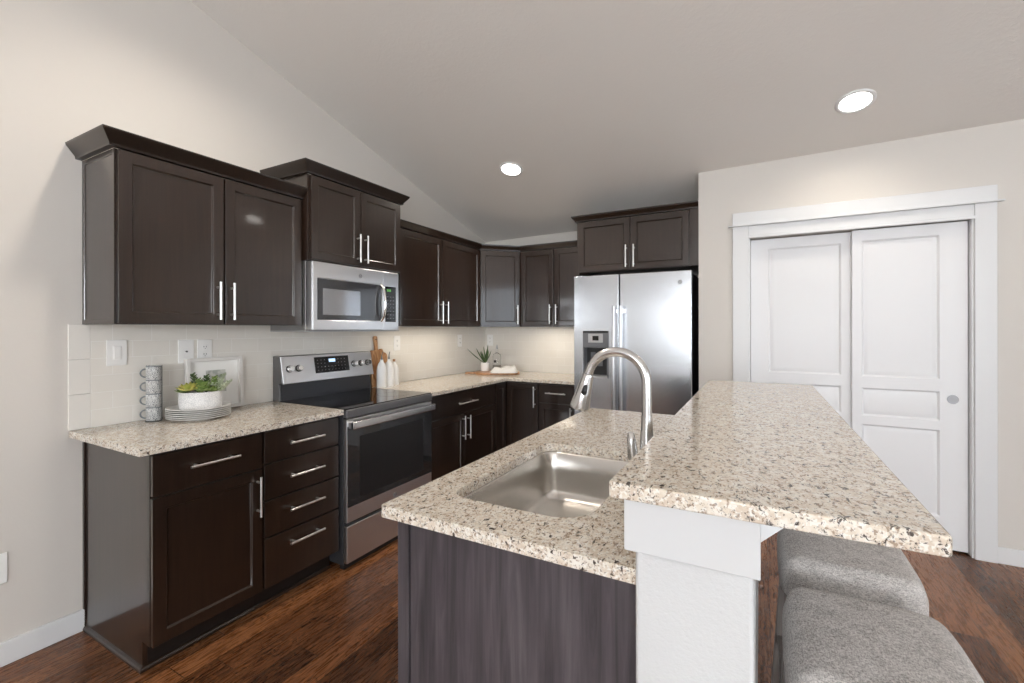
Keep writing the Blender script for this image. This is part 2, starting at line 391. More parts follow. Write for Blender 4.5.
def logo(F, s, n, z, r, parent):
    """round appliance emblem: ring, disc and script letters"""
    bm = B(); c0 = F.p(s, n, z); c1 = F.p(s, n+0.0015, z); tube(bm, [c0, c1], r, 24)
    e = obj('emblem', bm, M['silverpl'], parent)
    bm = B(); pts = [F.p(s + r*0.86*math.cos(a), n+0.0018, z + r*0.86*math.sin(a)) for a in [2*PI*k/24 for k in range(25)]]
    tube(bm, pts, r*0.07, 6, False); obj('emblem_ring', bm, M['greypl'], e)
    Mx = Matrix.Identity(4); Mx.col[0] = (*F.S, 0); Mx.col[1] = (0, 0, 1, 0); Mx.col[2] = (*F.N, 0); Mx.col[3] = (*F.p(s, n+0.0018, z), 1)
    text_mesh('emblem_letters', 'GE', r*1.1, Mx, M['greypl'], e)
def pull(F, s, z, length, vertical, parent, name='handle', off=0.032):
    bm = B(); h = length/2; r = 0.0058; k = h*0.72
    if vertical:
        tube(bm, [F.p(s, off, z-h), F.p(s, off, z+h)], r, 12)
        for q in (-k, k): tube(bm, [F.p(s, 0, z+q), F.p(s, off, z+q)], r*0.95, 8)
    else:
        tube(bm, [F.p(s-h, off, z), F.p(s+h, off, z)], r, 12)
        for q in (-k, k): tube(bm, [F.p(s+q, 0, z), F.p(s+q, off, z)], r*0.95, 8)
    return obj(name, bm, M['pull'], parent, smooth=50)
def cab_door(F, s0, s1, z0, z1, parent, hs=None, hz=None, fr=0.046, hlen=0.186):
    bm = B(); panelled(bm, F, s0, s1, -0.020, 0.0, z0, z1, [(s0+fr, s1-fr, z0+fr, z1-fr)], SHK)
    d = obj('door', bm, M['cab'], parent, 0.0012, seg=1)
    if hs is not None: pull(F, hs, hz, hlen, True, d)
    return d
def drawer(F, s0, s1, z0, z1, parent, hlen=0.20, hz=None):
    bm = B(); lbox(bm, F, s0, s1, -0.020, 0.0, z0, z1)
    d = obj('drawer', bm, M['cab'], parent, 0.002)
    pull(F, (s0+s1)/2, hz if hz else (z0+z1)/2, hlen, False, d)
    return d

# ------------------------------------------------------------------ room shell
XR, YF, YB = 6.5, -4.5, 4.294
bm = B(); box(bm, -0.15, XR+0.15, YF-0.15, YB+0.15, -0.05, 0.0); struct('floor', bm, M['floor'])
RY = -0.6
def zc(x, y): return ceil_z(x, y) if y >= RY else ceil_z(x, RY) - 0.27*(RY - y)
bm = B(); ys = [YF-0.15, RY, YB+0.15]; xs = [-0.15, XR+0.15]
lo = [[bm.verts.new((x, y, zc(x, y))) for y in ys] for x in xs]; hi = [[bm.verts.new((x, y, zc(x, y)+0.1)) for y in ys] for x in xs]
for j in range(2):
    bm.faces.new([lo[0][j], lo[1][j], lo[1][j+1], lo[0][j+1]]); bm.faces.new([hi[0][j], hi[1][j], hi[1][j+1], hi[0][j+1]])
    for i in range(2): bm.faces.new([lo[i][j], lo[i][j+1], hi[i][j+1], hi[i][j]])
for j in (0, 2): bm.faces.new([lo[0][j], lo[1][j], hi[1][j], hi[0][j]])
struct('ceiling', bm, M['ceiling'])
def gable_wall(name, x0, x1):
    bm = B(); pr = [(YF-0.15, 0), (YB+0.15, 0), (YB+0.15, zc(x0, YB+0.15)+0.02), (RY, zc(x0, RY)+0.02), (YF-0.15, zc(x0, YF-0.15)+0.02)]
    a = [bm.verts.new((x0, y, z)) for y, z in pr]; b = [bm.verts.new((x1, y, z)) for y, z in pr]
    for i in range(5): bm.faces.new([a[i], a[(i+1) % 5], b[(i+1) % 5], b[i]])
    bm.faces.new(a); bm.faces.new(b); return bm
struct('wall_left', gable_wall('l', 0, -0.15), M['wall'])
bm = B(); box(bm, -0.15, XR+0.15, YB, YB+0.15, 0, zc(3, YB)+0.06); struct('wall_back', bm, M['wall'])
# right wall with a window opening, wall behind the camera with two openings
def pierced(bm, holes, a0, a1, z1, put):
    """wall of boxes around rectangular holes (a0,a1,z0,z1), sorted along a"""
    cur = a0
    for h in holes:
        put(bm, cur, h[0], 0, z1); put(bm, h[0], h[1], 0, h[2]); put(bm, h[0], h[1], h[3], z1); cur = h[1]
    put(bm, cur, a1, 0, z1)
zf = zc(0, YF) + 0.1
bm = B(); pierced(bm, [(2.1, 3.8, 0.7, 2.4), (4.3, 6.0, 0.7, 2.4)], -0.15, XR+0.15, zf, lambda b, p, q, r, s: box(b, p, q, YF-0.15, YF, r, s)); struct('wall_front', bm, M['wall'])
bm = B(); pierced(bm, [(-1.1, 1.3, 0.5, 2.4)], YF-0.15, YB+0.15, 3.75, lambda b, p, q, r, s: box(b, XR, XR+0.15, p, q, r, s)); struct('wall_right', bm, M['wall'])
for i, (x0, x1) in enumerate(((2.1, 3.8), (4.3, 6.0))):
    e = sempty('window_%d' % (i+1), ((x0+x1)/2, YF, 0.7))
    bm = B(); m_ = (x0+x1)/2
    for q in ((x0-0.08, x0+0.04), (x1-0.04, x1+0.08), (m_-0.025, m_+0.025)): box(bm, q[0], q[1], YF-0.03, YF+0.02, 0.66, 2.46)
    for q in ((0.62, 0.74), (2.36, 2.48)): box(bm, x0-0.08, x1+0.08, YF-0.03, YF+0.03, q[0], q[1])
    struct('window_frame', bm, M['trim'], e, 0.003)
    bm = B(); box(bm, x0+0.04, x1-0.04, YF-0.08, YF-0.074, 0.74, 2.36); struct('pane', bm, M['pane'], e)
e = sempty('window_3', (XR, 0.1, 0.5)); bm = B()
for q in ((-1.18, -1.06), (1.26, 1.38), (0.07, 0.13)): box(bm, XR-0.02, XR+0.03, q[0], q[1], 0.46, 2.46)
for q in ((0.42, 0.54), (2.36, 2.48)): box(bm, XR-0.03, XR+0.03, -1.18, 1.38, q[0], q[1])
struct('window_frame', bm, M['trim'], e, 0.003)
bm = B(); box(bm, XR+0.07, XR+0.076, -1.06, 1.26, 0.54, 2.36); struct('pane', bm, M['pane'], e)

# pantry wall (juts out beside the fridge) with the sliding-door opening
PX, PY = 2.287, 3.655
OX0, OX1, OZ = 2.6155, 3.80, 2.007
bm = B(); zt = 2.80
box(bm, PX, OX0, PY, PY+0.12, 0, zt); box(bm, OX1, XR, PY, PY+0.12, 0, zt); box(bm, OX0, OX1, PY, PY+0.12, OZ, zt)
box(bm, PX, PX+0.09, PY+0.12, YB, 0, zt); struct('wall_pantry', bm, M['wall'])
bm = B()                                                                   # casing: sides, header, fillet bead, inner head
box(bm, 2.517, OX0+0.004, PY-0.020, PY, 0, 2.088); box(bm, OX1-0.004, 3.892, PY-0.020, PY, 0, 2.088)
box(bm, 2.517, 3.892, PY-0.024, PY, 2.096, 2.186)
box(bm, 2.490, 3.919, PY-0.040, PY, 2.087, 2.096)
box(bm, OX0+0.004, OX1-0.004, PY-0.014, PY, 2.0075, 2.087)
box(bm, OX0+0.004, OX1-0.004, PY-0.026, PY-0.002, 2.0, 2.018)
box(bm, OX0-0.001, OX0+0.014, PY-0.004, PY+0.12, 0, OZ); box(bm, OX1-0.014, OX1+0.001, PY-0.004, PY+0.12, 0, OZ)
struct('trim_1', bm, M['trim'], None, 0.0025)
FP = FR((0, 0, 0), (1, 0, 0), (0, -1, 0))
def pantry_door(idx, x0, x1, yfront, px0, px1, pullx=None):
    e = sempty('door_%d' % idx, ((x0+x1)/2, yfront, 0))
    bm = B(); F = FR((0, yfront, 0), (1, 0, 0), (0, -1, 0))
    panelled(bm, F, x0, x1, -0.034, 0, 0.012, 2.0, [(px0, px1, 0.205, 0.735), (px0, px1, 0.79, 0.972), (px0, px1, 1.045, 1.93)], MLD)
    struct('door_slab', bm, M['door'], e, 0.0015)
    if pullx:
        bm = B(); c = Vector((pullx, yfront, 0.926))
        tube(bm, [c, c+Vector((0, -0.003, 0))], 0.027, 28); struct('finger_pull_rim', bm, M['pullcup'], e)
        bm = B(); tube(bm, [c+Vector((0, -0.003, 0)), c+Vector((0, -0.0036, 0))], 0.020, 28); struct('finger_pull_cup', bm, M['pullcup'], e)
pantry_door(1, 3.222, 3.783, PY+0.035, 3.272, 3.655, 3.714)
pantry_door(2, 2.631, 3.262, PY+0.078, 2.742, 3.168)
# dark closet space behind the sliding doors is closed by the back wall
# baseboards
bm = B(); box(bm, 0, 0.014, YF, 0.872, 0, 0.096); struct('baseboard_left', bm, M['trim'], None, 0.003)
bm = B(); box(bm, 3.892, XR, PY-0.014, PY, 0, 0.094); struct('baseboard_pantry', bm, M['trim'], None, 0.003)
bm = B(); box(bm, 0, XR, YF, YF+0.014, 0, 0.094); struct('baseboard_front', bm, M['trim'], None, 0.003)
bm = B(); box(bm, XR-0.014, XR, YF, PY, 0, 0.094); struct('baseboard_right', bm, M['trim'], None, 0.003)

# island half wall, its cap and header
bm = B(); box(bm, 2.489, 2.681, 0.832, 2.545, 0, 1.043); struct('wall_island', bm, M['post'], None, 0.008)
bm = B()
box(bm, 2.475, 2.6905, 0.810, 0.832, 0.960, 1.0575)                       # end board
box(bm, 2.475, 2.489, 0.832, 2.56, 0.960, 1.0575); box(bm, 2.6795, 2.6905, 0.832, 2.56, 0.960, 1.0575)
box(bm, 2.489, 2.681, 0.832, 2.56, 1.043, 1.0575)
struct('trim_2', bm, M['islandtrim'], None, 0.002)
bm = B()
for yy in (1.0, 1.66, 2.32):                                               # small painted brackets under the overhang
    a = [bm.verts.new(p) for p in ((2.6905, yy, 1.0575), (2.80, yy, 1.0575), (2.80, yy, 1.045), (2.6905, yy, 0.942))]
    b = [bm.verts.new(p) for p in ((2.6905, yy+0.03, 1.0575), (2.80, yy+0.03, 1.0575), (2.80, yy+0.03, 1.045), (2.6905, yy+0.03, 0.942))]
    for i in range(4): bm.faces.new([a[i], a[(i+1) % 4], b[(i+1) % 4], b[i]])
    bm.faces.new(a); bm.faces.new(b)
struct('trim_3', bm, M['trim'], None, 0.001)

# ------------------------------------------------------------------ backsplash
TZ0, TZ1 = 0.9095, 1.3795
e = thing('tile_backsplash', (0.004, 0.816, TZ0), 'off-white glossy subway tile backsplash along the left wall behind the range', 'backsplash')
bm = B(); box(bm, 0.0005, 0.008, 0.8922, YB-0.0005, TZ0, TZ1); obj('tile_field', bm, M['tile_l'], e)
bm = B()
for k in range(3): box(bm, 0.0005, 0.0085, 0.8165, 0.8925, TZ0 + k*0.157 + 0.0007, TZ0 + (k+1)*0.157 - 0.0007)
obj('bullnose_tile', bm, M['tile_plain'], e, 0.002)
e = thing('tile_backsplash', (0.008, YB, TZ0), 'off-white subway tile backsplash on the back wall between corner and fridge', 'backsplash')
bm = B(); box(bm, 0.0085, 1.306, YB-0.008, YB-0.0005, TZ0, TZ1); obj('tile_field', bm, M['tile_b'], e)

# ------------------------------------------------------------------ switch and outlets
def wall_plate(F, s, z, wd, ht, label, kind, depth=0.006):
    nm = {'switch': 'light_switch', 'cable': 'cable_plate', 'outlet': 'wall_outlet'}[kind]
    e = thing(nm, F.p(s, 0, z), label, {'switch': 'light switch', 'cable': 'wall plate', 'outlet': 'outlet'}[kind])
    bm = B(); lbox(bm, F, s-wd/2, s+wd/2, 0, depth, z-ht/2, z+ht/2); obj('cover_plate', bm, M['plastic_white'], e, 0.002)
    if kind == 'switch':
        bm = B(); lbox(bm, F, s-0.0165, s+0.0165, depth, depth+0.0015, z-0.034, z+0.034); obj('rocker_frame', bm, M['plastic_white'], e, 0.0008)
        bm = B(); lbox(bm, F, s-0.0135, s+0.0135, depth+0.001, depth+0.006, z-0.030, z+0.030); obj('rocker', bm, M['plastic_white'], e, 0.0015)
    elif kind == 'cable':
        bm = B(); tube(bm, [F.p(s, depth, z), F.p(s, depth+0.008, z)], 0.0045, 12); obj('jack', bm, M['wire'], e)
    else:
        for q in (-0.020, 0.020):
            bm = B(); lbox(bm, F, s-0.015, s+0.015, depth, depth+0.002, z+q-0.014, z+q+0.014); r = obj('socket', bm, M['plastic_white'], e, 0.001)
            bm = B()
            for t in (-0.006, 0.006): lbox(bm, F, s+t-0.0012, s+t+0.0012, depth+0.002, depth+0.0024, z+q-0.001, z+q+0.007)
            tube(bm, [F.p(s, depth+0.002, z+q-0.007), F.p(s, depth+0.0024, z+q-0.007)], 0.0022, 8); obj('socket_slots', bm, M['slot'], r)
FT = FR((0.008, 0, 0), (0, 1, 0), (1, 0, 0)); FW = FR((0, 0, 0), (0, 1, 0), (1, 0, 0)); FTB = FR((0, YB-0.008, 0), (1, 0, 0), (0, -1, 0))
wall_plate(FT, 0.988, 1.247, 0.078, 0.122, 'white rocker light switch on the tile above the stacked mugs', 'switch')
wall_plate(FT, 1.284, 1.240, 0.074, 0.122, 'white cover plate with a single cable jack, right of the light switch', 'cable')
wall_plate(FT, 1.376, 1.240, 0.074, 0.122, 'white duplex outlet partly hidden behind the picture frame', 'outlet')
wall_plate(FT, 2.882, 1.240, 0.074, 0.122, 'white outlet on the tile right of the leaning wooden board', 'outlet')
wall_plate(FT, 3.790, 1.240, 0.074, 0.122, 'white outlet on the left tile wall nearest the corner plant', 'outlet')
wall_plate(FTB, 0.072, 1.236, 0.074, 0.122, 'white outlet on the back tile wall in the corner above the plant', 'outlet')
wall_plate(FW, 0.595, 0.393, 0.074, 0.122, 'white outlet low on the painted left wall, at the left edge', 'outlet')

# ------------------------------------------------------------------ base cabinets, left run
FB = FR((0.620, 0, 0), (0, 1, 0), (1, 0, 0))
def carcass(parent, x0, x1, y0, y1, z0, z1): return bx('body', x0, x1, y0, y1, z0, z1, M['cab'], parent, 0.001)
BG = 'base cabinets with granite worktops'
c = thing('base_cabinet', (0.3, 1.10, 0), 'dark espresso base cabinet with one drawer over one door, left end of the run', 'cabinet')
bm = B(); prof = [(0.0, 0.0), (0.537, 0.0), (0.537, 0.116), (0.600, 0.116), (0.600, 0.879), (0.0, 0.879)]
a = [bm.verts.new((x, 0.874, z)) for x, z in prof]; b = [bm.verts.new((x, 0.892, z)) for x, z in prof]
for i in range(6): bm.faces.new([a[i], a[(i+1) % 6], b[(i+1) % 6], b[i]])
bm.faces.new(a); bm.faces.new(b); obj('end_panel', bm, M['cab'], c, 0.001)
bx('body', 0.001, 0.598, 0.892, 1.322, 0.116, 0.879, M['cab'], c); bx('toe_kick', 0.001, 0.537, 0.892, 1.322, 0, 0.116, M['kick'], c)
bx('face_stile', 0.575, 0.6015, 0.8725, 0.8745, 0.116, 0.879, M['crown'], c, 0.0005)
bx('wall_scribe', 0.0, 0.014, 0.866, 0.874, 0.0, 0.879, M['cab'], c, 0.001)
bm = B(); sweep(bm, [(0.0, 0.874), (0.537, 0.874), (0.537, 1.322)], [(0, 0), (0.012, 0), (0.012, 0.010), (0.007, 0.017), (0, 0.020)], 0, 2); obj('shoe_moulding', bm, M['cab'], c)
drawer(FB, 0.8745, 1.317, 0.704, 0.864, c, hz=0.793)
cab_door(FB, 0.8745, 1.317, 0.118, 0.695, c, hs=1.292, hz=0.575)
c = thing('base_cabinet', (0.3, 1.545, 0), 'dark espresso base cabinet with a stack of four drawers beside the range', 'cabinet')
bx('body', 0.001, 0.598, 1.3225, 1.765, 0.116, 0.879, M['cab'], c); bx('toe_kick', 0.001, 0.537, 1.3225, 1.765, 0, 0.116, M['kick'], c)
bx('shoe_moulding', 0.537, 0.549, 1.3225, 1.765, 0, 0.018, M['cab'], c, 0.003)
for z0, z1, hz in ((0.716, 0.864, 0.793), (0.540, 0.708, 0.628), (0.361, 0.532, 0.461), (0.118, 0.353, 0.294)): drawer(FB, 1.329, 1.760, z0, z1, c, hz=hz)
# right of range
c = thing('base_cabinet', (0.3, 3.0, 0), 'dark espresso base cabinet with a wide drawer over two doors, right of the range', 'cabinet')
bx('body', 0.001, 0.598, 2.545, 3.480, 0.116, 0.879, M['cab'], c); bx('toe_kick', 0.001, 0.537, 2.545, 3.480, 0, 0.116, M['kick'], c)
bx('shoe_moulding', 0.537, 0.549, 2.545, 3.480, 0, 0.018, M['cab'], c, 0.003)
drawer(FB, 2.552, 3.474, 0.700, 0.864, c, 0.26, 0.775)
cab_door(FB, 2.552, 2.994, 0.118, 0.688, c, 2.962, 0.580); cab_door(FB, 3.001, 3.474, 0.118, 0.688, c, 3.034, 0.575)
# corner
c = thing('corner_cabinet', (0.3, 4.0, 0), 'dark espresso corner base cabinet with a folding door, under the corner plant', 'cabinet')
bm = B(); prism(bm, [(0.001, 3.4805), (0.598, 3.4805), (0.598, 3.694), (0.95, 3.694), (0.95, YB-0.001), (0.001, YB-0.001)], 0.116, 0.879); obj('body', bm, M['cab'], c)
bm = B(); prism(bm, [(0.001, 3.4805), (0.537, 3.4805), (0.537, 3.757), (0.95, 3.757), (0.95, YB-0.001), (0.001, YB-0.001)], 0, 0.116); obj('toe_kick', bm, M['kick'], c)
FBB = FR((0, 3.674, 0), (1, 0, 0), (0, -1, 0))
cab_door(FB, 3.492, 3.668, 0.118, 0.864, c, fr=0.045); cab_door(FBB, 0.626, 0.942, 0.118, 0.864, c, 0.914, 0.748)
c = thing('base_cabinet', (1.12, 4.0, 0), 'dark espresso base cabinet with a drawer over a door, left of the fridge', 'cabinet')
bx('body', 0.9505, 1.296, 3.694, YB, 0.116, 0.879, M['cab'], c); bx('toe_kick', 0.9505, 1.296, 3.757, YB, 0, 0.116, M['kick'], c)
drawer(FBB, 0.956, 1.290, 0.708, 0.864, c, 0.19, 0.792); cab_door(FBB, 0.956, 1.290, 0.118, 0.698, c, 1.262, 0.585)

# granite worktops
tag(obj('countertop', (lambda bm: (prism(bm, rrect(0.0085, 0.654, 0.818, 1.7665, (0.001, 0.008, 0.001, 0.001), 3), 0.8795, 0.909), bm)[1])(B()), M['granite'], None, 0.004, seg=2),
    'short speckled beige granite worktop left of the range', 'countertop')
bm = B(); prism(bm, [(0.0085, 2.525), (0.654, 2.525), (0.654, 3.640), (1.300, 3.640), (1.300, YB-0.0085), (0.0085, YB-0.0085)], 0.8795, 0.909)
tag(obj('countertop', bm, M['granite'], None, 0.004), 'L-shaped speckled beige granite worktop running from range to fridge', 'countertop')

# ------------------------------------------------------------------ wall cabinets
CR = lambda z: [(0.0, z+0.0008), (0.023, z+0.002), (0.025, z+0.014), (0.055, z+0.055), (0.057, z+0.066), (0.0, z+0.066)]
FU = FR((0.336, 0, 0), (0, 1, 0), (1, 0, 0))
WC = {}
c = WC['left'] = thing('wall_cabinet', (0.16, 1.31, 1.38), 'large dark two-door wall cabinet at the left end above the mugs and plates', 'cabinet')
bx('body', 0.0, 0.315, 0.872, 1.7525, 1.380, 2.1185, M['cab'], c)
bm = B(); Fe = FR((0, 0.8665, 0), (1, 0, 0), (0, -1, 0)); panelled(bm, Fe, 0.0, 0.316, -0.006, 0, 1.380, 2.1185, [(0.020, 0.296, 1.400, 2.098)], [(0.002, 0.003), (0.004, 0.0035)]); obj('end_panel', bm, M['cab'], c)
cab_door(FU, 0.875, 1.299, 1.384, 2.114, c, 1.268, 1.498); cab_door(FU, 1.307, 1.738, 1.384, 2.114, c, 1.334, 1.498)
bm = B(); sweep(bm, [(0, 0.8665), (0.316, 0.8665), (0.316, 1.7525)], CR(2.1185), 0, 2); obj('crown_moulding', bm, M['crown'], c, 0.001)
FM = FR((0.390, 0, 0), (0, 1, 0), (1, 0, 0))
c = thing('wall_cabinet', (0.18, 2.135, 1.765), 'short dark two-door wall cabinet raised above the microwave', 'cabinet')
bx('body', 0.0, 0.369, 1.7535, 2.517, 1.765, 2.2675, M['cab'], c, 0.001)
bm = B(); Fe = FR((0, 1.7535, 0), (1, 0, 0), (0, -1, 0)); panelled(bm, Fe, 0.0, 0.369, -0.0, 0.003, 2.19, 2.2675, [(0.020, 0.345, 2.20, 2.262)], [(0.002, 0.002), (0.004, 0.0025)]); obj('end_panel', bm, M['cab'], c)
cab_door(FM, 1.765, 2.136, 1.772, 2.262, c, 2.108, 1.882, hlen=0.182); cab_door(FM, 2.144, 2.512, 1.772, 2.262, c, 2.171, 1.882, hlen=0.182)
bm = B(); sweep(bm, [(0, 1.7535), (0.370, 1.7535), (0.370, 2.517), (0, 2.517)], CR(2.2675), 0, 3); obj('crown_moulding', bm, M['crown'], c, 0.001)
CP = [(0.316, 2.5175), (0.316, 3.684), (0.610, 3.978), (1.3275, 3.978)]
CR2 = [(0.0, 2.1193), (0.022, 2.1205), (0.024, 2.130), (0.046, 2.160), (0.048, 2.171), (0.0, 2.171)]
c = WC['far'] = thing('wall_cabinet', (0.16, 3.1, 1.38), 'dark two-door wall cabinet right of the microwave above the leaning wooden board', 'cabinet')
bx('body', 0.0, 0.315, 2.5175, 3.6835, 1.380, 2.1185, M['cab'], c)
cab_door(FU, 2.560, 3.082, 1.384, 2.114, c, 3.050, 1.497); cab_door(FU, 3.090, 3.672, 1.384, 2.114, c, 3.122, 1.497)
bm = B(); sweep(bm, CP, CR2, 0, 1); obj('crown_moulding', bm, M['crown'], c)
c = thing('corner_wall_cabinet', (0.25, 4.0, 1.38), 'dark single-door diagonal wall cabinet in the back left corner', 'cabinet')
bm = B(); prism(bm, [(0, 3.684), (0.316, 3.684), (0.610, 3.978), (0.610, YB), (0, YB)], 1.380, 2.1185); obj('body', bm, M['cab'], c)
r2 = math.sqrt(0.5); FD = FR((0.316+0.02*r2, 3.684-0.02*r2, 0), (r2, r2, 0), (r2, -r2, 0))
cab_door(FD, 0.012, 0.404, 1.384, 2.114, c, 0.374, 1.497)
bm = B(); sweep(bm, CP, CR2, 1, 2); obj('crown_moulding', bm, M['crown'], c)
FUB = FR((0, 3.958, 0), (1, 0, 0), (0, -1, 0))
c = WC['back'] = thing('wall_cabinet', (0.97, 4.1, 1.38), 'dark two-door wall cabinet on the back wall between corner and fridge', 'cabinet')
bx('body', 0.6105, 1.3275, 3.979, YB, 1.380, 2.1185, M['cab'], c)
cab_door(FUB, 0.628, 0.972, 1.384, 2.114, c, 0.944, 1.497); cab_door(FUB, 0.980, 1.322, 1.384, 2.114, c, 1.008, 1.497)
bm = B(); sweep(bm, CP, CR2, 2, 3); obj('crown_moulding', bm, M['crown'], c)
FF = FR((0, 3.660, 0), (1, 0, 0), (0, -1, 0))
c = thing('wall_cabinet', (1.8, 4.0, 1.835), 'dark two-door wall cabinet above the fridge', 'cabinet')
bx('body', 1.3285, 2.2235, 3.681, YB, 1.835, 2.265, M['cab'], c); bx('filler_strip', 2.224, 2.2865, 3.662, 3.69, 1.835, 2.265, M['cab'], c, 0.001)
cab_door(FF, 1.334, 1.768, 1.840, 2.260, c, 1.743, 1.945, hlen=0.18); cab_door(FF, 1.778, 2.217, 1.840, 2.260, c, 1.806, 1.943, hlen=0.18)
bm = B(); sweep(bm, [(1.3285, YB), (1.3285, 3.680), (2.2865, 3.680)], [(0.0, 2.2655), (0.023, 2.267), (0.025, 2.276), (0.050, 2.304), (0.052, 2.314), (0.0, 2.314)], 0, 2); obj('crown_moulding', bm, M['crown'], c)
bx('side_panel', 1.3085, 1.3283, 3.70, YB, 1.8, 2.265, M['cab'], c)

# assumed slim LED bars, added under the wall cabinets to brighten the backsplash
def added_led(parent, x0, x1, y0, y1, power):
    b = bx('light_bar', x0, x1, y0, y1, 1.374, 1.3795, M['lamp_trim'], parent, 0.001)
    l = area('under_cabinet_light', ((x0+x1)/2, (y0+y1)/2, 1.372), (0, 0, 0), x1-x0, y1-y0, power, (1.0, 0.90, 0.76))
added_led(WC['far'], 0.20, 0.225, 2.62, 3.60, 1.5)
added_led(WC['back'], 0.66, 1.28, 4.07, 4.095, 1.3)
# ------------------------------------------------------------------ microwave
FMW = FR((0.410, 0, 0), (0, 1, 0), (1, 0, 0))
t = thing('microwave', (0.2, 2.138, 1.345), 'stainless over-the-range microwave hung under the raised cabinet', 'microwave')
bx('body', 0.012, 0.345, 1.757, 2.516, 1.350, 1.7635, M['mwside'], t, 0.002)
bx('bottom_plate', 0.010, 0.375, 1.7575, 2.5155, 1.343, 1.350, M['silverpl'], t, 0.001)
bx('bezel', 0.345, 0.402, 1.7575, 2.470, 1.354, 1.7575, M['steel'], t, 0.003)
bm = B(); lbox(bm, FMW, 2.317, 2.469, -0.008, 0.0, 1.352, 1.753); obj('control_side', bm, M['steel'], t, 0.002)
bm = B(); lbox(bm, FMW, 2.336, 2.440, 0.0, 0.0015, 1.408, 1.655); cp = obj('control_panel', bm, M['blackglass'], t, 0.001)
bm = B()
for k, q in enumerate((2.352, 2.362, 2.374, 2.384)): lbox(bm, FMW, q, q+0.007, 0.0015, 0.002, 1.620, 1.636)
obj('clock_digits', bm, M['green'], cp)
for i in range(3):
    for j in range(7):
        bm = B(); lbox(bm, FMW, 2.352+i*0.028, 2.366+i*0.028, 0.0015, 0.002, 1.430+j*0.025, 1.436+j*0.025); obj('button', bm, M['greypl'], cp)
bm = B(); panelled(bm, FMW, 1.758, 2.3155, -0.008, 0.0, 1.354, 1.753, [(1.786, 2.310, 1.410, 1.663)], [(0.002, 0.003)]); d = obj('door', bm, M['steel'], t, 0.002)
bm = B(); lbox(bm, FMW, 1.790, 2.306, -0.0028, -0.0012, 1.414, 1.659); obj('window', bm, M['mwglass'], d)
bm = B(); lbox(bm, FMW, 1.826, 2.115, -0.0012, -0.0006, 1.445, 1.602); obj('window_screen', bm, mat('window_mesh', (0.32, 0.32, 0.33), 0.12, 0.8), d)  # mesh lightened to stand in for the room's reflection
bm = B(); pts = [FMW.p(2.298, 0.0 + 0.042*math.sin(PI*k/12)**0.6, 1.412 + 0.252*k/12) for k in range(13)]
tube(bm, pts, [0.011]*13, 12, True, 0.8); obj('handle', bm, M['chrome'], d, smooth=60)
logo(FMW, 2.114, 0.0, 1.703, 0.014, d)

# ------------------------------------------------------------------ range
t = thing('range', (0.34, 2.145, 0), 'stainless electric range with black glass cooktop and oven door', 'range')
FO = FR((0.668, 0, 0), (0, 1, 0), (1, 0, 0)); y0, y1 = 1.7735, 2.5215
bx('body', 0.010, 0.640, y0+0.002, y1-0.002, 0.03, 0.898, M['darkmetal'], t, 0.002)
bx('cooktop', 0.060, 0.662, y0, y1, 0.899, 0.9115, M['blackglass'], t, 0.003)
bm = B(); box(bm, 0.640, 0.672, y0, y1, 0.858, 0.906); obj('front_rail', bm, M['greypaint'], t, 0.005)
burn = mat('burner_print', (0.035, 0.035, 0.037), 0.15)
for (cx_, cy_, r) in ((0.22, 1.96, 0.085), (0.22, 2.34, 0.075), (0.48, 1.96, 0.075), (0.48, 2.34, 0.105), (0.35, 2.15, 0.05)):
    bm = B(); tube(bm, [(cx_+r*math.cos(a), cy_+r*math.sin(a), 0.9117) for a in [2*PI*k/40 for k in range(41)]], 0.0012, 4, False, 0.15); obj('burner_ring', bm, burn, t)
# backguard
bm = B(); pr = [(0.010, 0.905), (0.085, 0.905), (0.075, 1.010), (0.115, 1.016), (0.085, 1.183), (0.075, 1.190), (0.010, 1.190)]
def xz_prism(bm, pr, ya, yb):
    a = [bm.verts.new((x, ya, z)) for x, z in pr]; b = [bm.verts.new((x, yb, z)) for x, z in pr]; n = len(pr)
    for i in range(n): bm.faces.new([a[i], a[(i+1) % n], b[(i+1) % n], b[i]])
    bm.faces.new(a); bm.faces.new(b)
xz_prism(bm, [(0.010, 0.9), (0.080, 0.9), (0.070, 1.016), (0.105, 1.018), (0.073, 1.188), (0.010, 1.188)], y0, y1); bgd = obj('backguard', bm, M['greypaint'], t, 0.003)
tl = math.atan2(0.032, 0.170)
Nn = Vector((math.cos(tl), 0, math.sin(tl))); Uu = Vector((-math.sin(tl), 0, math.cos(tl)))
def bgp(s, n, u): return Vector((0.105, 0, 1.018)) + Nn*n + Uu*u + Vector((0, s, 0))
def bgbox(bm, s0, s1, n0, n1, u0, u1):
    v = [bm.verts.new(bgp(s, n, u)) for s in (s0, s1) for n in (n0, n1) for u in (u0, u1)]
    for f in ((0,1,3,2), (4,6,7,5), (0,4,5,1), (2,3,7,6), (0,2,6,4), (1,5,7,3)): bm.faces.new([v[i] for i in f])
bm = B(); bgbox(bm, y0+0.004, y1, 0.0, 0.006, -0.002, 0.171); obj('control_fascia', bm, M['steel'], bgd, 0.003)
bm = B(); bgbox(bm, 2.015, 2.300, 0.006, 0.0075, 0.046, 0.154); dsp = obj('control_panel', bm, M['blackglass'], bgd, 0.002)
bm = B(); bgbox(bm, 2.130, 2.183, 0.0075, 0.008, 0.116, 0.138); obj('clock_display', bm, M['display'], dsp)
bpm = mat('button_print', (0.32, 0.32, 0.32), 0.5)
for i in range(9):
    for j in range(4):
        if not (3 <= i <= 5 and j > 1):
            bm = B(); bgbox(bm, 2.037+i*0.028, 2.042+i*0.028, 0.0075, 0.008, 0.062+j*0.023, 0.066+j*0.023); obj('button', bm, bpm, dsp)
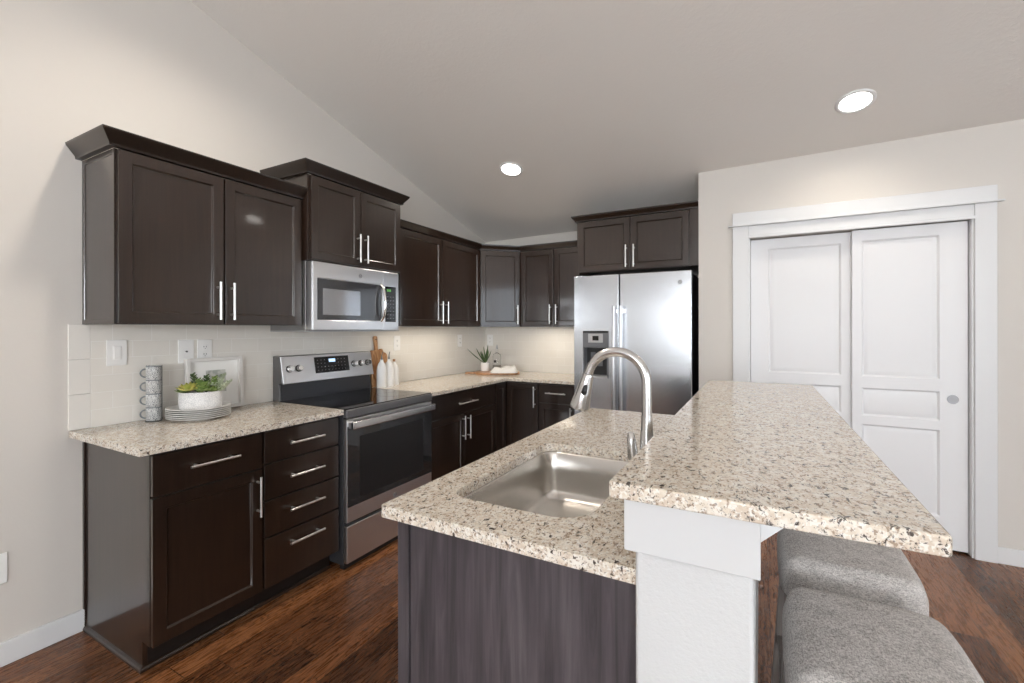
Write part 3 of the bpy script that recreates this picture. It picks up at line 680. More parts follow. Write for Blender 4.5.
for s in (1.828, 1.893, 2.342, 2.409, 2.472):
    bm = B(); u = 0.090; c0 = bgp(s, 0.006, u); tube(bm, [c0, c0+Nn*0.007], 0.022, 24); k = obj('knob_skirt', bm, M['blackpl'], bgd, 0.001)
    bm = B(); tube(bm, [c0+Nn*0.007, c0+Nn*0.022, c0+Nn*0.030], [0.0195, 0.018, 0.0165], 24); obj('knob', bm, M['chrome'], k, 0.0015)
bm = B(); box(bm, 0.078, 0.082, y0+0.012, y1-0.012, 0.912, 1.012); obj('vent_panel', bm, mat('dark_vent_metal', (0.07, 0.07, 0.075), 0.28, 0.8), bgd)
# oven door
d = None
bm = B(); lbox(bm, FO, y0+0.003, y1-0.003, -0.028, 0.0, 0.272, 0.852); d = obj('oven_door', bm, M['steel'], t, 0.003)
bm = B(); lbox(bm, FO, y0+0.006, y1-0.006, 0.0, 0.003, 0.358, 0.812); gl = obj('door_glass', bm, M['ovenglass'], d, 0.001)
bm = B(); panelled(bm, FO, 1.865, 2.425, 0.003, 0.0034, 0.395, 0.745, [(1.868, 2.422, 0.398, 0.742)], [(0.001, 0.0003)]); obj('window_border', bm, M['blackpl'], gl)
bm = B(); pts = [FO.p(s, 0.048, 0.822) for s in (y0+0.012, y1-0.012)]
lbox(bm, FO, y0+0.010, y1-0.012, 0.026, 0.046, 0.797, 0.840); h = obj('oven_handle', bm, M['nickel'], d, 0.006)
for s in (y0+0.012, y1-0.048):
    bm = B(); lbox(bm, FO, s, s+0.036, 0.0, 0.028, 0.800, 0.837); obj('handle_bracket', bm, M['steel'], h, 0.003)
bm = B(); lbox(bm, FO, y0+0.0085, y0+0.0105, 0.029, 0.043, 0.802, 0.835); obj('handle_end_cap', bm, M['blackpl'], h)
logo(FO, 2.155, 0.0, 0.314, 0.014, d)
bm = B(); lbox(bm, FO, y0+0.003, y1-0.003, -0.028, 0.0, 0.045, 0.252); obj('storage_drawer', bm, M['steel'], t, 0.003)
for s in (y0+0.03, y1-0.05):
    for x in (0.06, 0.60): bx('foot', x, x+0.03, s, s+0.03, 0, 0.031, M['blackpl'], t)
bx('kick_plate', 0.60, 0.635, y0+0.01, y1-0.01, 0.004, 0.045, M['blackpl'], t)

# ------------------------------------------------------------------ refrigerator
t = thing('refrigerator', (1.78, 3.95, 0), 'stainless side-by-side refrigerator with an ice and water dispenser', 'refrigerator')
FG = FR((0, 3.600, 0), (1, 0, 0), (0, -1, 0))
bx('body', 1.322, 2.238, 3.668, 4.27, 0.02, 1.785, M['darkmetal'], t, 0.003)
bx('hinge_cover', 2.15, 2.232, 3.672, 3.76, 1.785, 1.803, M['greypl'], t, 0.002); bx('hinge_cover', 1.330, 1.41, 3.672, 3.76, 1.785, 1.803, M['greypl'], t, 0.002)
bm = B(); panelled(bm, FG, 1.316, 1.6955, -0.062, 0, 0.08, 1.797, [(1.394, 1.615, 0.955, 1.340)], [(0.004, 0.0), (0.010, 0.058)]); d1 = obj('freezer_door', bm, M['steel_fridge'], t, 0.006)
bm = B(); lbox(bm, FG, 1.7045, 2.244, -0.062, 0, 0.08, 1.797); d2 = obj('fridge_door', bm, M['steel_fridge'], t, 0.006)
bx('kick_grille', 1.33, 2.23, 3.64, 3.668, 0.02, 0.075, M['blackpl'], t)
for d, s in ((d1, 1.672), (d2, 1.728)):
    bm = B(); pts = [FG.p(s, 0.052 + 0.012*math.sin(PI*k/14), 0.50 + 1.04*k/14) for k in range(15)]
    tube(bm, pts, 0.017, 14, True, 0.75); h = obj('handle', bm, M['steel'], d, smooth=60)
    bm = B()
    for z in (0.53, 1.50): lbox(bm, FG, s-0.011, s+0.011, 0, 0.05, z-0.018, z+0.018)
    obj('handle_mount', bm, M['silverpl'], h, 0.003)
# dispenser
ds = None
bm = B(); panelled(bm, FG, 1.396, 1.613, -0.052, 0.006, 0.957, 1.338, [(1.408, 1.601, 0.972, 1.205)], [(0.001, 0.0), (0.006, 0.055)]); ds = obj('dispenser', bm, M['greypl'], d1, 0.002)
bm = B(); lbox(bm, FG, 1.412, 1.597, -0.049, -0.047, 0.976, 1.200); obj('cavity_back', bm, M['blackpl'], ds)
bm = B(); lbox(bm, FG, 1.398, 1.611, 0.006, 0.008, 1.325, 1.341); obj('trim_cap', bm, M['blackpl'], ds, 0.001)
bm = B(); lbox(bm, FG, 1.443, 1.568, 0.006, 0.009, 1.245, 1.318); pn = obj('dispenser_panel', bm, M['silverpl'], ds, 0.002)
bm = B(); lbox(bm, FG, 1.480, 1.532, 0.009, 0.0095, 1.262, 1.300); obj('dispenser_display', bm, M['blackglass'], pn)
for s in (1.452, 1.512):
    bm = B(); lbox(bm, FG, s, s+0.040, -0.040, -0.030, 1.05, 1.165); obj('paddle', bm, M['greypl'], ds, 0.003)
bm = B(); lbox(bm, FG, 1.405, 1.604, -0.045, 0.010, 0.955, 0.972); obj('drip_tray', bm, M['silverpl'], ds, 0.002)
logo(FG, 2.163, 0.0, 1.709, 0.017, d2)

# ------------------------------------------------------------------ island base, sink worktop, sink
t = thing('island_cabinet', (2.18, 1.65, 0), 'dark island base cabinet with a charcoal wood-grain end panel under the sink', 'cabinet')
bm = B(); ring_prism(bm, [(1.893, 0.893), (2.4885, 0.893), (2.4885, 2.44), (1.893, 2.44)], [(1.925, 0.955), (2.385, 0.955), (2.385, 1.69), (1.925, 1.69)], 0.105, 0.8785); obj('body', bm, M['cab'], t)
bx('toe_kick', 1.955, 2.4885, 0.893, 2.44, 0, 0.105, M['kick'], t)
bx('end_panel', 1.9125, 2.4885, 0.884, 0.893, 0.0, 0.8785, M['island'], t, 0.0006)
bx('corner_post', 1.8735, 1.9085, 0.880, 0.893, 0.0, 0.8785, M['island'], t, 0.001)
bx('end_panel', 1.893, 2.4885, 2.44, 2.449, 0.0, 0.8785, M['island'], t)
FI = FR((1.874, 0, 0), (0, 1, 0), (-1, 0, 0))
for k, (a, b) in enumerate(((0.896, 1.30), (1.308, 1.69), (1.698, 2.08), (2.088, 2.436))):
    if k in (1, 2):
        bm = B(); lbox(bm, FI, a, b, -0.02, 0, 0.712, 0.864); obj('false_front', bm, M['cab'], t, 0.002)
    else: drawer(FI, a, b, 0.712, 0.864, t, 0.19)
    cab_door(FI, a, b, 0.118, 0.704, t, (b-0.03) if k % 2 == 0 else (a+0.03), 0.59)
HOLE = rrect(1.950, 2.335, 0.993, 1.636, (0.055, 0.095, 0.07, 0.05), 10)
bm = B(); ring_prism(bm, rrect(1.842, 2.4885, 0.851, 2.467, (0.007, 0.0005, 0.0005, 0.007), 4), HOLE, 0.8795, 0.909)
tag(obj('island_countertop', bm, M['granite'], None, 0.004), 'lower speckled granite island worktop with the sink cut into it', 'countertop')
t = thing('sink', (2.14, 1.315, 0.70), 'undermount stainless single-bowl sink set in the island worktop', 'sink')
bm = B(); rings = []
cx_, cy_ = 2.1425, 1.3145
for sc_, z in ((1.05, 0.8785), (1.0, 0.8785), (0.985, 0.872), (0.972, 0.80), (0.955, 0.735), (0.925, 0.712), (0.86, 0.702), (0.45, 0.698), (0.10, 0.695)):
    rings.append([bm.verts.new((cx_+(x-cx_)*sc_ , cy_+(y-cy_)*sc_, z)) for x, y in HOLE])
for a, b in zip(rings, rings[1:]):
    for k in range(len(a)): bm.faces.new([a[k], a[(k+1) % len(a)], b[(k+1) % len(a)], b[k]])
bm.faces.new(rings[-1]); sk = obj('basin', bm, M['sink'], t, smooth=60)
so = sk.modifiers.new('thick', 'SOLIDIFY'); so.thickness = 0.0015; so.offset = -1
bm = B(); lathe(bm, (2.1425, 1.3145, 0.696), [(0, 0.001), (0.034, 0.001), (0.040, 0.004), (0.046, 0.0045), (0.047, 0.0)], 28); dr = obj('drain', bm, M['chrome'], t, smooth=True)

# faucet
t = thing('faucet', (2.404, 1.33, 0.909), 'tall brushed-nickel gooseneck pull-down faucet behind the sink', 'faucet')
bm = B(); lathe(bm, (2.404, 1.33, 0.909), [(0, 0), (0.029, 0), (0.029, 0.004), (0.026, 0.007), (0.0250, 0.012), (0.0230, 0.06), (0.0198, 0.12), (0.0160, 0.17), (0.0152, 0.198), (0, 0.198)], 32); obj('base_column', bm, M['nickel'], t, smooth=True)
bm = B(); R_ = 0.0885; zc_ = 1.200; pts = [(2.404, 1.33, 1.105), (2.404, 1.33, 1.16), (2.404, 1.33, zc_)]
for k in range(1, 19):
    a = PI * 0.93 * k/18; pts.append((2.404 - R_ + R_*math.cos(a), 1.33, zc_ + R_*math.sin(a)))
tube(bm, pts, 0.0142, 20); obj('spout', bm, M['nickel'], t, smooth=60)
e0 = Vector(pts[-1]); dd = (Vector(pts[-1]) - Vector(pts[-2])).normalized(); dd = (dd + Vector((0.035, 0, 0))).normalized()
bm = B(); tube(bm, [e0, e0+dd*0.004, e0+dd*0.010, e0+dd*0.058, e0+dd*0.103, e0+dd*0.112], [0.0155, 0.0175, 0.0180, 0.0235, 0.0305, 0.0285], 24); sh = obj('spray_head', bm, M['nickel'], t, smooth=50)
bm = B(); tube(bm, [e0+dd*-0.001, e0+dd*0.003], 0.0155, 24); obj('collar', bm, M['darkmetal'], sh)
bm = B(); sd = (Vector((0.36, -0.93, 0)) - dd*dd.dot(Vector((0.36, -0.93, 0)))).normalized(); b0 = e0+dd*0.030+sd*0.0194
tube(bm, [b0-sd*0.001, b0+dd*0.004+sd*0.002, b0+dd*0.015+sd*0.0038, b0+dd*0.028+sd*0.0047, b0+dd*0.034+sd*0.003], [0.002, 0.0065, 0.0080, 0.0090, 0.002], 14, True, 0.6); obj('spray_button', bm, M['blackpl'], sh, smooth=60)
bm = B(); tube(bm, [(2.386, 1.322, 0.968), (2.372, 1.318, 0.975), (2.367, 1.316, 0.99), (2.364, 1.315, 1.03), (2.362, 1.315, 1.055), (2.361, 1.315, 1.058)], [0.011, 0.0135, 0.0150, 0.0135, 0.0100, 0.005], 14, True, 1.0); obj('lever', bm, M['nickel'], t, smooth=60)

# raised bar top
bm = B(); prism(bm, rrect(2.4535, 2.9095, 0.785, 2.589, (0.008, 0.009, 0.012, 0.012), 5), 1.058, 1.087)
tag(obj('raised_countertop', bm, M['granite'], None, 0.004), 'raised speckled granite bar top overhanging the white half wall', 'countertop')

# ------------------------------------------------------------------ bar stools
def make_stool(loc, label):
    t = thing('bar_stool', loc, label, 'stool', 'upholstered stools tucked under the granite bar')
    hx, hy = 0.165, 0.205; N = 17; bm = B()
    grid = []
    def edge(u):        # rounded fall-off 0..1 at rim
        a = max(0.0, (abs(u) - 0.72) / 0.28); return 1 - math.sqrt(max(0.0, 1 - a*a))
    P = [-1 + 2*i/(N*2) for i in range(N*2+1)]
    for u in P:
        row = []
        for v in P:
            # squircle footprint
            k = 1 - 0.075*(abs(u)**4)*(abs(v)**4)*1.6
            x = u*hx*k; y = v*hy*k
            z = 0.715 - 0.048*edge(u) - 0.060*edge(v)*(1-0.3*edge(u)) + 0.010*(1-u*u)*(1-v*v*0.6)
            row.append(bm.verts.new((loc[0]+x, loc[1]+y, z)))
        grid.append(row)
    n = len(P)
    for i in range(n-1):
        for j in range(n-1): bm.faces.new([grid[i][j], grid[i+1][j], grid[i+1][j+1], grid[i][j+1]])
    rim = [grid[i][0] for i in range(n)] + [grid[n-1][j] for j in range(1, n)] + [grid[i][n-1] for i in range(n-2, -1, -1)] + [grid[0][j] for j in range(n-2, 0, -1)]
    low = [bm.verts.new((v.co.x, v.co.y, 0.615)) for v in rim]
    for i in range(len(rim)): bm.faces.new([rim[i], rim[(i+1) % len(rim)], low[(i+1) % len(rim)], low[i]])
    bm.faces.new(low); obj('seat', bm, M['fabric'], t, smooth=60)
    bm = B(); pts = [(v.co.x, v.co.y) for v in []]
    bx('seat_frame', loc[0]-0.150, loc[0]+0.150, loc[1]-0.190, loc[1]+0.190, 0.575, 0.6145, M['stoolwood'], t, 0.003)
    for sx in (-1, 1):
        for sy in (-1, 1):
            bm = B(); a = Vector((loc[0]+sx*0.128, loc[1]+sy*0.165, 0.60)); b = Vector((loc[0]+sx*0.172, loc[1]+sy*0.198, 0.0)); h0, h1 = 0.020, 0.015
            v0 = [bm.verts.new(a+Vector((i*h0, j*h0, 0))) for i, j in ((-1,-1),(1,-1),(1,1),(-1,1))]; v1 = [bm.verts.new(b+Vector((i*h1, j*h1, 0))) for i, j in ((-1,-1),(1,-1),(1,1),(-1,1))]
            for i in range(4): bm.faces.new([v0[i], v0[(i+1) % 4], v1[(i+1) % 4], v1[i]])
            bm.faces.new(v0); bm.faces.new(v1); obj('leg', bm, M['stoolwood'], t, 0.002)
    for sy in (-1, 1):
        bx('stretcher', loc[0]-0.155, loc[0]+0.155, loc[1]+sy*0.188-0.009, loc[1]+sy*0.188+0.009, 0.20, 0.23, M['stoolwood'], t, 0.002)
    for sx in (-1, 1):
        bx('stretcher', loc[0]+sx*0.152-0.009, loc[0]+sx*0.152+0.009, loc[1]-0.180, loc[1]+0.180, 0.27, 0.30, M['stoolwood'], t, 0.002)
    return t
make_stool((2.900, 1.168, 0), 'nearest grey woven-fabric backless bar stool at the bar corner')
make_stool((2.903, 1.650, 0), 'second grey woven-fabric bar stool, farther under the granite bar')

# ------------------------------------------------------------------ ceiling lights
def downlight(x, y, label, power):
    z = ceil_z(x, y); t = thing('recessed_light', (x, y, z), label, 'ceiling light', 'recessed ceiling lights')
    nrm = Vector((0.012, -0.27, -1)).normalized(); c = Vector((x, y, z))
    a, b = frame_of(nrm)
    bm = B(); seg = 40
    rs = [(0.097, 0.0), (0.094, 0.006), (0.080, 0.009), (0.074, 0.003), (0.074, -0.001)]
    rings = [[bm.verts.new(c + nrm*d_ + (a*math.cos(2*PI*k/seg) + b*math.sin(2*PI*k/seg))*r) for k in range(seg)] for r, d_ in rs]
    for p, q in zip(rings, rings[1:]):
        for k in range(seg): bm.faces.new([p[k], p[(k+1) % seg], q[(k+1) % seg], q[k]])
    obj('trim_ring', bm, M['lamp_trim'], t, smooth=60)
    bm = B(); tube(bm, [c+nrm*0.001, c+nrm*0.004], 0.075, seg); obj('diffuser', bm, M['lamp'], t)
    l = bpy.data.lights.new('downlight', 'SPOT'); l.energy = power; l.color = (1.0, 0.90, 0.78); l.spot_size = math.radians(150); l.spot_blend = 0.8; l.shadow_soft_size = 0.07
    o = bpy.data.objects.new('downlight', l); COL.objects.link(o); o.location = (x, y-0.005, z-0.03)
downlight(3.170, 3.215, 'round recessed ceiling light above the white closet doors', 13)
downlight(0.945, 3.180, 'round recessed ceiling light above the back corner of the kitchen', 42)
for x, y, pw in ((0.945, 1.1, 55),):  # added spot for an assumed ceiling light out of view, no fixture
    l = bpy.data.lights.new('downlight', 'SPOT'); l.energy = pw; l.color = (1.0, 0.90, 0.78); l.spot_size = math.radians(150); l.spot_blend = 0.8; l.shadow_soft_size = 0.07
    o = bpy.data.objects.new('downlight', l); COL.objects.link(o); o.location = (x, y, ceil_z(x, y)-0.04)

# ------------------------------------------------------------------ props on the left worktop
CZ = 0.9092
# mug stack on a wire rack
mx, my = 0.080, 1.108
t = thing('mug_rack', (mx, my, CZ), 'thin grey wire stand holding four stacked mugs', 'rack')
bm = B()
tube(bm, [(mx+0.034*math.cos(a), my+0.034*math.sin(a), CZ+0.002) for a in [2*PI*k/24 for k in range(25)]], 0.002, 6, False)
for a in (-2.6, 1.5, 3.3):
    x_, y_ = mx+0.034*math.cos(a), my+0.034*math.sin(a); tube(bm, [(x_, y_, CZ+0.002), (x_, y_, CZ+0.272)], 0.0017, 6)
obj('rack_wires', bm, M['wire'], t)
MUG_L = ['grey and white patterned mug, bottom of the stack of four', 'grey and white patterned mug, second from the bottom of the stack',
         'grey and white patterned mug, third from the bottom of the stack', 'grey and white patterned mug, topmost of the stack']
def make_mug(z):
    t = thing('mug', (mx, my, z), MUG_L[0], 'mug', 'stacked grey patterned mugs')
    bm = B(); lathe(bm, (mx, my, z), [(0, 0.001), (0.028, 0.0), (0.0305, 0.003), (0.0308, 0.060), (0.0308, 0.0645), (0.029, 0.0645), (0.0285, 0.058), (0.027, 0.006), (0, 0.005)], 28); obj('cup', bm, M['mug'], t, smooth=40)
    bm = B(); a0 = math.radians(-122); dx, dy = math.cos(a0), math.sin(a0)
    pts = [(mx+dx*(0.031+0.021*math.sin(PI*k/10)), my+dy*(0.031+0.021*math.sin(PI*k/10)), z+0.032+0.020*math.cos(PI*k/10)) for k in range(11)]
    tube(bm, pts, 0.0035, 8); obj('handle', bm, M['mug_plain'], t, smooth=60)
    bm = B(); lathe(bm, (mx, my, z), [(0.0309, 0.061), (0.0314, 0.0660), (0.0290, 0.0660)], 28); obj('rim_band', bm, M['mug_plain'], t, smooth=40)
    return t
mug = make_mug(CZ+0.004)
for k in range(1, 4):
    r = mug.copy(); COL.objects.link(r); r.location = (mx, my, CZ+0.004+k*0.0665); r['label'] = MUG_L[k]
    for ch in list(mug.children):
        q = ch.copy(); COL.objects.link(q); q.parent = r

# plates
px_, py_ = 0.202, 1.252
PL = ['white dinner plate, bottom of the stack under the planter', 'white dinner plate, second from the bottom of the plate stack', 'white dinner plate, third from the bottom of the plate stack',
      'white dinner plate, third from the top of the plate stack', 'white dinner plate, second from the top of the plate stack', 'white dinner plate, topmost, carrying the succulent planter']
bm = B(); lathe(bm, (px_, py_, CZ), [(0, 0.0), (0.075, 0.0), (0.080, 0.003), (0.128, 0.0125), (0.138, 0.016), (0.1385, 0.0185), (0.128, 0.0160), (0.085, 0.0065), (0, 0.005)], 56)
pl0 = tag(obj('dinner_plate', bm, M['ceramic'], None, smooth=50), PL[0], 'plate', 'stack of white dinner plates')
pl0.data.transform(Matrix.Translation((-px_, -py_, -CZ))); pl0.location = (px_, py_, CZ)
for k in range(1, 6):
    q = pl0.copy(); COL.objects.link(q); q.location = (px_ + random.uniform(-.0015, .0015), py_, CZ + k*0.0090); q['label'] = PL[k]

# planter with succulents
pz = CZ + 5*0.0090 + 0.0055
t = thing('succulent_planter', (px_, py_, pz), 'white embossed oval bowl of mixed green succulents on the plates', 'planter')
rt = math.radians(61); px_, py_ = 0.204, 1.259
bm = B(); lathe(bm, (px_, py_, pz), [(0, 0), (0.082, 0), (0.090, 0.005), (0.0935, 0.040), (0.092, 0.082), (0.089, 0.085), (0.086, 0.082), (0.086, 0.064), (0, 0.064)], 48, 1.0, 0.72, rt); obj('pot', bm, M['pot'], t, smooth=50)
bm = B(); lathe(bm, (px_, py_, pz), [(0, 0.072), (0.0855, 0.072), (0.0855, 0.066)], 40, 1.0, 0.72, rt); obj('soil', bm, M['soil'], t)
def leaf(bm, base, d, L, wd, th, cup=0.15):
    d = Vector(d).normalized(); a, b = frame_of(d); up = b if b.z > 0 else -b; side = d.cross(up)
    prof = [(0.0, 0.45), (0.25, 0.85), (0.55, 1.0), (0.8, 0.7), (0.95, 0.25)]; rings = []
    for tpos, wv in prof:
        c = Vector(base) + d*L*tpos + up*L*cup*tpos*tpos
        rings.append([bm.verts.new(c + side*wd*wv*math.cos(q) + up*th*wv*math.sin(q)) for q in [2*PI*k/6 for k in range(6)]])
    tip = bm.verts.new(Vector(base) + d*L + up*L*cup)
    bm.faces.new(rings[0])
    for p, q in zip(rings, rings[1:]):
        for k in range(6): bm.faces.new([p[k], p[(k+1) % 6], q[(k+1) % 6], q[k]])
    for k in range(6): bm.faces.new([rings[-1][k], rings[-1][(k+1) % 6], tip])
def rosette(cx, cy, cz, r, m, tilt=(0, 0), nm='succulent'):
    bm = B(); i = 0
    for ring_, (n_, el, ln) in enumerate(((9, 12, 1.0), (8, 34, 0.85), (6, 56, 0.62), (4, 76, 0.42))):
        for k in range(n_):
            a = 2*PI*(k + 0.5*ring_)/n_ + random.uniform(-.1, .1); e_ = math.radians(el)
            leaf(bm, (cx, cy, cz), (math.cos(a)*math.cos(e_)+tilt[0], math.sin(a)*math.cos(e_)+tilt[1], math.sin(e_)), r*ln, r*0.20, r*0.07, 0.18)
    obj(nm, bm, m, t, smooth=60)
def sprig(cx, cy, cz, h, m, n_=16, lr=0.012, lean=(0, 0)):
    bm = B(); tube(bm, [(cx, cy, cz), (cx+lean[0]*h*0.5, cy+lean[1]*h*0.5, cz+h*0.6), (cx+lean[0]*h, cy+lean[1]*h, cz+h)], [0.0022, 0.0018, 0.001], 6)
    for k in range(n_):
        q = (k+1)/n_; a = k*2.4; leaf(bm, (cx+lean[0]*h*q, cy+lean[1]*h*q, cz+h*q*0.97), (math.cos(a), math.sin(a), 0.5), lr*(1.3-0.5*q), lr*0.28, lr*0.12)
    obj('succulent', bm, m, t, smooth=60)
cs, sn = math.cos(rt), math.sin(rt)
def pp(u, v): return px_ + u*cs - v*sn, py_ + u*sn + v*cs
top = pz + 0.074
def put(u, v, h, r, m, tl=(0, 0)): x_, y_ = pp(u, v); rosette(x_, y_, top+h*1.5, r*1.3, m, tl)
put(-0.048, -0.022, 0.012, 0.047, M['leaf2'], (0.1, -0.15)); put(0.012, -0.035, 0.010, 0.042, M['leaf1'], (0.1, -0.2)); put(-0.070, 0.010, 0.004, 0.034, M['leaf1'])
put(0.050, -0.020, 0.006, 0.036, M['leaf1'], (0.05, -0.1)); put(-0.010, 0.018, 0.016, 0.040, M['leaf3']); put(0.038, 0.018, 0.014, 0.038, M['leaf2']); put(-0.045, 0.025, 0.010, 0.036, M['leaf4'])
put(0.010, -0.005, 0.024, 0.038, M['leaf1'], (0.1, -0.2)); put(0.048, 0.0, 0.022, 0.034, M['leaf4'], (0.2, -0.1)); put(-0.035, -0.010, 0.020, 0.036, M['leaf2'], (0.1, -0.2))
for u, v, h, m, ln in ((-0.012, 0.0, 0.062, 'leaf3', (-0.1, -.2)), (0.020, 0.005, 0.055, 'leaf3', (0.1, 0)), (0.045, 0.0, 0.050, 'leaf1', (.2, .1)), (0.062, -0.005, 0.040, 'leaf4', (.3, .3)), (0.072, -0.015, 0.026, 'leaf4', (.5, .5)), (0.0, -0.02, 0.045, 'leaf1', (-.1, -.1)), (0.058, 0.018, 0.056, 'leaf4', (.2, .4)), (0.078, 0.0, 0.034, 'leaf4', (.5, .7))):
    x_, y_ = pp(u, v); sprig(x_, y_, top, h*1.6, M[m], 28, 0.024, ln)

# leaning shadow-box frame
fy0, fy1 = 1.272, 1.566; fz = CZ
t = thing('picture_frame', (0.044, (fy0+fy1)/2, fz), 'whitewashed shadow-box picture frame leaning on the tile behind the planter', 'picture frame')
fa = math.radians(4.2); Hh = 0.292
def fp(s, n, u): return Vector((0.044, s, fz+0.0012)) + Vector((math.cos(fa), 0, math.sin(fa)))*n + Vector((-math.sin(fa), 0, math.cos(fa)))*u
def fbox(bm, s0, s1, n0, n1, u0, u1):
    v = [bm.verts.new(fp(s, n, u)) for s in (s0, s1) for n in (n0, n1) for u in (u0, u1)]
    for f in ((0,1,3,2), (4,6,7,5), (0,4,5,1), (2,3,7,6), (0,2,6,4), (1,5,7,3)): bm.faces.new([v[i] for i in f])
bm = B(); W1 = 0.019
fbox(bm, fy0, fy0+W1, -0.010, 0.018, 0.004, Hh); fbox(bm, fy1-W1, fy1, -0.010, 0.018, 0.004, Hh); fbox(bm, fy0+W1, fy1-W1, -0.010, 0.018, 0.004, 0.004+W1); fbox(bm, fy0+W1, fy1-W1, -0.010, 0.018, Hh-W1, Hh)
obj('frame_border', bm, M['frame_w'], t, 0.0015)
bm = B(); fbox(bm, fy0+W1, fy1-W1, -0.009, -0.006, 0.004+W1, Hh-W1); mb = obj('mount_board', bm, M['mount'], t)
bm = B(); fbox(bm, 1.376, 1.480, -0.0058, -0.0050, 0.100, 0.222); obj('print', bm, M['print'], mb)

# ------------------------------------------------------------------ props right of the range
# paddle cutting board leaning on the tile
def board_poly(hw, H, hh, hwid, neck):
    pts = [(-hw, 0), (hw, 0), (hw, H-0.03)]
    for k in range(7): a = PI/2*k/6; pts.append((hw-0.03+0.03*math.cos(a), H-0.03+0.03*math.sin(a)))
    pts += [(neck+0.01, H), (neck, H+0.01), (hwid, H+hh-0.012), (hwid-0.008, H+hh), (-hwid+0.008, H+hh), (-hwid, H+hh-0.012), (-neck, H+0.01), (-neck-0.01, H)]
    for k in range(7): a = PI/2+PI/2*k/6; pts.append((-hw+0.03+0.03*math.cos(a), H-0.03+0.03*math.sin(a)))
    return pts
def leaning_board(name, yc, x0, hw, H, hh, th, lean, label):
    t = thing(name, (x0, yc, CZ), label, 'cutting board')
    pts = board_poly(hw, H, hh, 0.020, 0.014); bm = B(); ca, sa = math.cos(lean), math.sin(lean)
    P = lambda s, n, u: (x0 - sa*u + ca*n, yc + s, CZ + 0.001 + ca*u + sa*n)
    a = [bm.verts.new(P(s, 0, u)) for s, u in pts]; b = [bm.verts.new(P(s, -th, u)) for s, u in pts]; n = len(pts)
    for i in range(n): bm.faces.new([a[i], a[(i+1) % n], b[(i+1) % n], b[i]])
    bm.faces.new(a[::-1]); bm.faces.new(b); obj('board', bm, M['acacia'], t, 0.003)
    bm = B(); uu = H+hh-0.028; tube(bm, [P(0, 0.0005, uu), P(0, 0.001, uu)], 0.0055, 14); obj('hanging_hole', bm, M['slot'], t)
leaning_board('cutting_board', 2.626, 0.073, 0.075, 0.285, 0.112, 0.016, math.radians(7), 'tall acacia paddle cutting board leaning on the tile beside the range')
leaning_board('cutting_board', 2.690, 0.051, 0.062, 0.262, 0.030, 0.011, math.radians(6), 'shorter acacia board leaning behind the tall paddle board')
def bottle(x, y, label, spout=True, h=1.0):
    h *= 1.05
    t = thing('bottle', (x, y, CZ), label, 'bottle', 'white ceramic bottles beside the range')
    bm = B(); lathe(bm, (x, y, CZ), [(0, 0), (0.036, 0), (0.038, 0.004), (0.038, 0.125*h), (0.035, 0.150*h), (0.026, 0.172*h), (0.015, 0.186*h), (0.0125, 0.196*h), (0.0135, 0.203*h), (0, 0.203*h)], 28); obj('bottle_body', bm, M['ceramic'], t, smooth=50)
    bm = B()
    if spout: tube(bm, [(x, y, CZ+0.203*h), (x, y, CZ+0.215*h), (x+0.001, y, CZ+0.232*h), (x+0.004, y+0.006, CZ+0.258*h)], [0.008, 0.007, 0.0035, 0.003], 10); obj('pour_spout', bm, M['wire'], t, smooth=50)
    else: tube(bm, [(x, y, CZ+0.203*h), (x, y, CZ+0.225*h)], [0.010, 0.011], 12); obj('cork', bm, M['acacia'], t, smooth=50)
bottle(0.119, 2.596, 'white ceramic bottle in front of the acacia boards, nearest the range', True)
bottle(0.119, 2.675, 'white ceramic oil bottle with dark pour spout, middle of the three')
bottle(0.098, 2.754, 'white ceramic bottle farthest from the range, below the outlet', False, 0.88)

# ------------------------------------------------------------------ props in the corner
bxc, byc = 0.335, 3.900; ang = math.radians(29+180)
t = thing('serving_board', (bxc, byc, CZ), 'round-handled acacia serving board lying flat in the corner', 'cutting board')
bm = B(); out = []
for x, y in rrect(-0.27, 0.17, -0.13, 0.13, 0.10, 6): out.append((bxc + x*math.cos(ang) - y*math.sin(ang), byc + x*math.sin(ang) + y*math.cos(ang)))
prism(bm, out, CZ, CZ+0.020); obj('board', bm, M['acacia_flat'], t, 0.004)
bm = B(); out = []
for x, y in rrect(0.165, 0.275, -0.018, 0.018, 0.016, 5): out.append((bxc + x*math.cos(ang) - y*math.sin(ang), byc + x*math.sin(ang) + y*math.cos(ang)))
prism(bm, out, CZ+0.001, CZ+0.019); obj('board_handle', bm, M['acacia_flat'], t, 0.003)
# aloe
ax_, ay_, az_ = 0.215, 3.950, CZ+0.0202
t = thing('aloe_plant', (ax_, ay_, az_), 'spiky aloe in a small white pot on the corner serving board', 'potted plant')
bm = B(); lathe(bm, (ax_, ay_, az_), [(0, 0), (0.043, 0), (0.046, 0.004), (0.049, 0.085), (0.046, 0.086), (0.044, 0.070), (0, 0.070)], 32); obj('pot', bm, M['ceramic'], t, smooth=50)
bm = B(); lathe(bm, (ax_, ay_, az_), [(0, 0.076), (0.0448, 0.076), (0.0448, 0.071)], 24); obj('soil', bm, M['soil'], t)
for a, el, L in ((-2.7, 33, 0.245), (-2.2, 52, 0.19), (-0.3, 62, 0.15), (0.4, 76, 0.20), (2.0, 70, 0.17), (-1.5, 66, 0.15), (0.7, 58, 0.15), (3.0, 55, 0.14), (-1.0, 80, 0.18)):
    bm = B(); e_ = math.radians(el); leaf(bm, (ax_, ay_, az_+0.074), (math.cos(a)*math.cos(e_), math.sin(a)*math.cos(e_), math.sin(e_)), L, 0.0110, 0.0050, 0.12); obj('leaf', bm, M['aloe'], t, smooth=60)
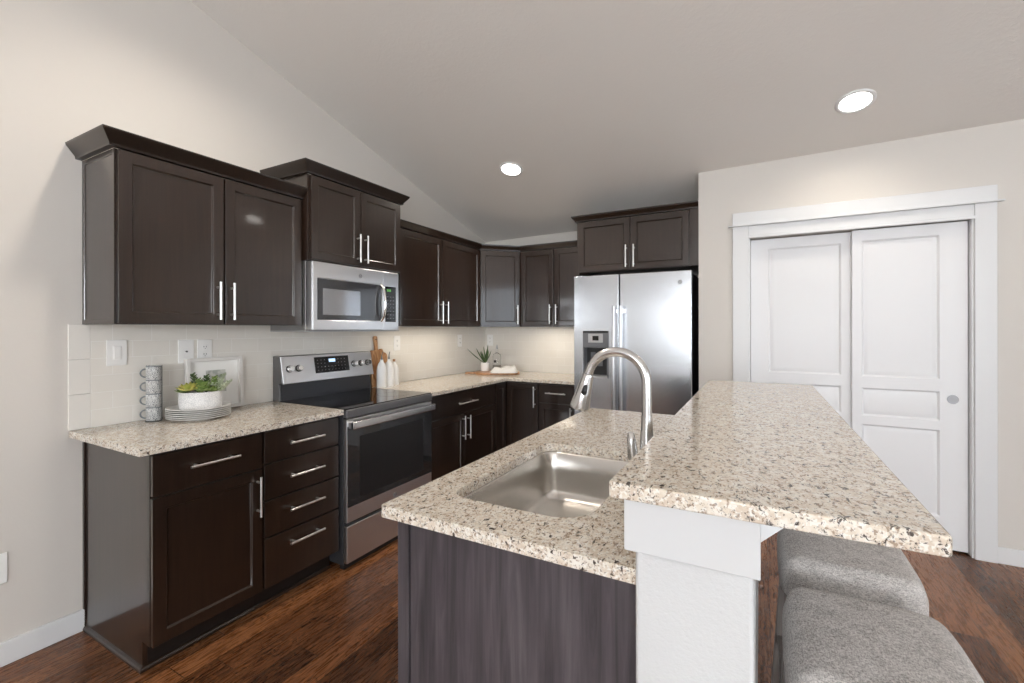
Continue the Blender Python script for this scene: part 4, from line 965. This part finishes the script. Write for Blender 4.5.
# glass bottle
gx, gy = 0.325, 4.000
t = thing('glass_bottle', (gx, gy, az_), 'clear glass oil bottle standing behind the folded towel', 'bottle')
bm = B(); lathe(bm, (gx, gy, az_), [(0, 0), (0.040, 0), (0.042, 0.004), (0.042, 0.150), (0.036, 0.170), (0.014, 0.186), (0.012, 0.225), (0.014, 0.228), (0, 0.228)], 32); obj('glass_body', bm, M['glass'], t, smooth=50)
bm = B(); lathe(bm, (gx, gy, az_), [(0, 0.004), (0.0355, 0.004), (0.0355, 0.060), (0, 0.060)], 28); obj('contents', bm, mat('bottle_contents', (0.35, 0.33, 0.28), 0.5), t, smooth=50)
bm = B(); tube(bm, [(gx, gy, az_+0.228), (gx, gy, az_+0.240), (gx+0.002, gy, az_+0.270)], [0.010, 0.009, 0.003], 12); obj('stopper', bm, M['silverpl'], t, smooth=50)
bm = B(); lbox(bm, FR((gx, gy-0.0395, 0), (1, 0, 0), (0, -1, 0)), -0.012, 0.014, 0, 0.0008, az_+0.088, az_+0.112); obj('tag_label', bm, M['slot'], t)
# towel: folded cloth draped over the board
bm = B(); tx, ty = 0.480, 3.875; nu, nv = 28, 18; gr = []
for i in range(nu+1):
    row = []
    for j in range(nv+1):
        u = i/nu*2-1; v = j/nv*2-1
        k = 1 - 0.12*abs(u*v)
        x = u*0.140*k; y = v*0.080*k
        e_ = max(abs(u), abs(v)); fall = (1 - max(0, (e_-0.72)/0.28)**2.2)
        z = 0.006 + fall*(0.042 + 0.016*math.sin(u*4+1.0)*math.cos(v*3.1) + 0.020*(u*0.7+0.3))
        row.append(bm.verts.new((tx + x*math.cos(0.5) - y*math.sin(0.5), ty + x*math.sin(0.5) + y*math.cos(0.5), az_ + z - 0.005)))
    gr.append(row)
for i in range(nu):
    for j in range(nv): bm.faces.new([gr[i][j], gr[i+1][j], gr[i+1][j+1], gr[i][j+1]])
rim = [gr[i][0] for i in range(nu+1)] + [gr[nu][j] for j in range(1, nv+1)] + [gr[i][nv] for i in range(nu-1, -1, -1)] + [gr[0][j] for j in range(nv-1, 0, -1)]
low = [bm.verts.new((v.co.x, v.co.y, az_+0.0005)) for v in rim]
for i in range(len(rim)): bm.faces.new([rim[i], rim[(i+1) % len(rim)], low[(i+1) % len(rim)], low[i]])
bm.faces.new(low); tag(obj('dish_towel', bm, M['towel'], None, smooth=70), 'crumpled white dish towel folded on the serving board', 'towel')
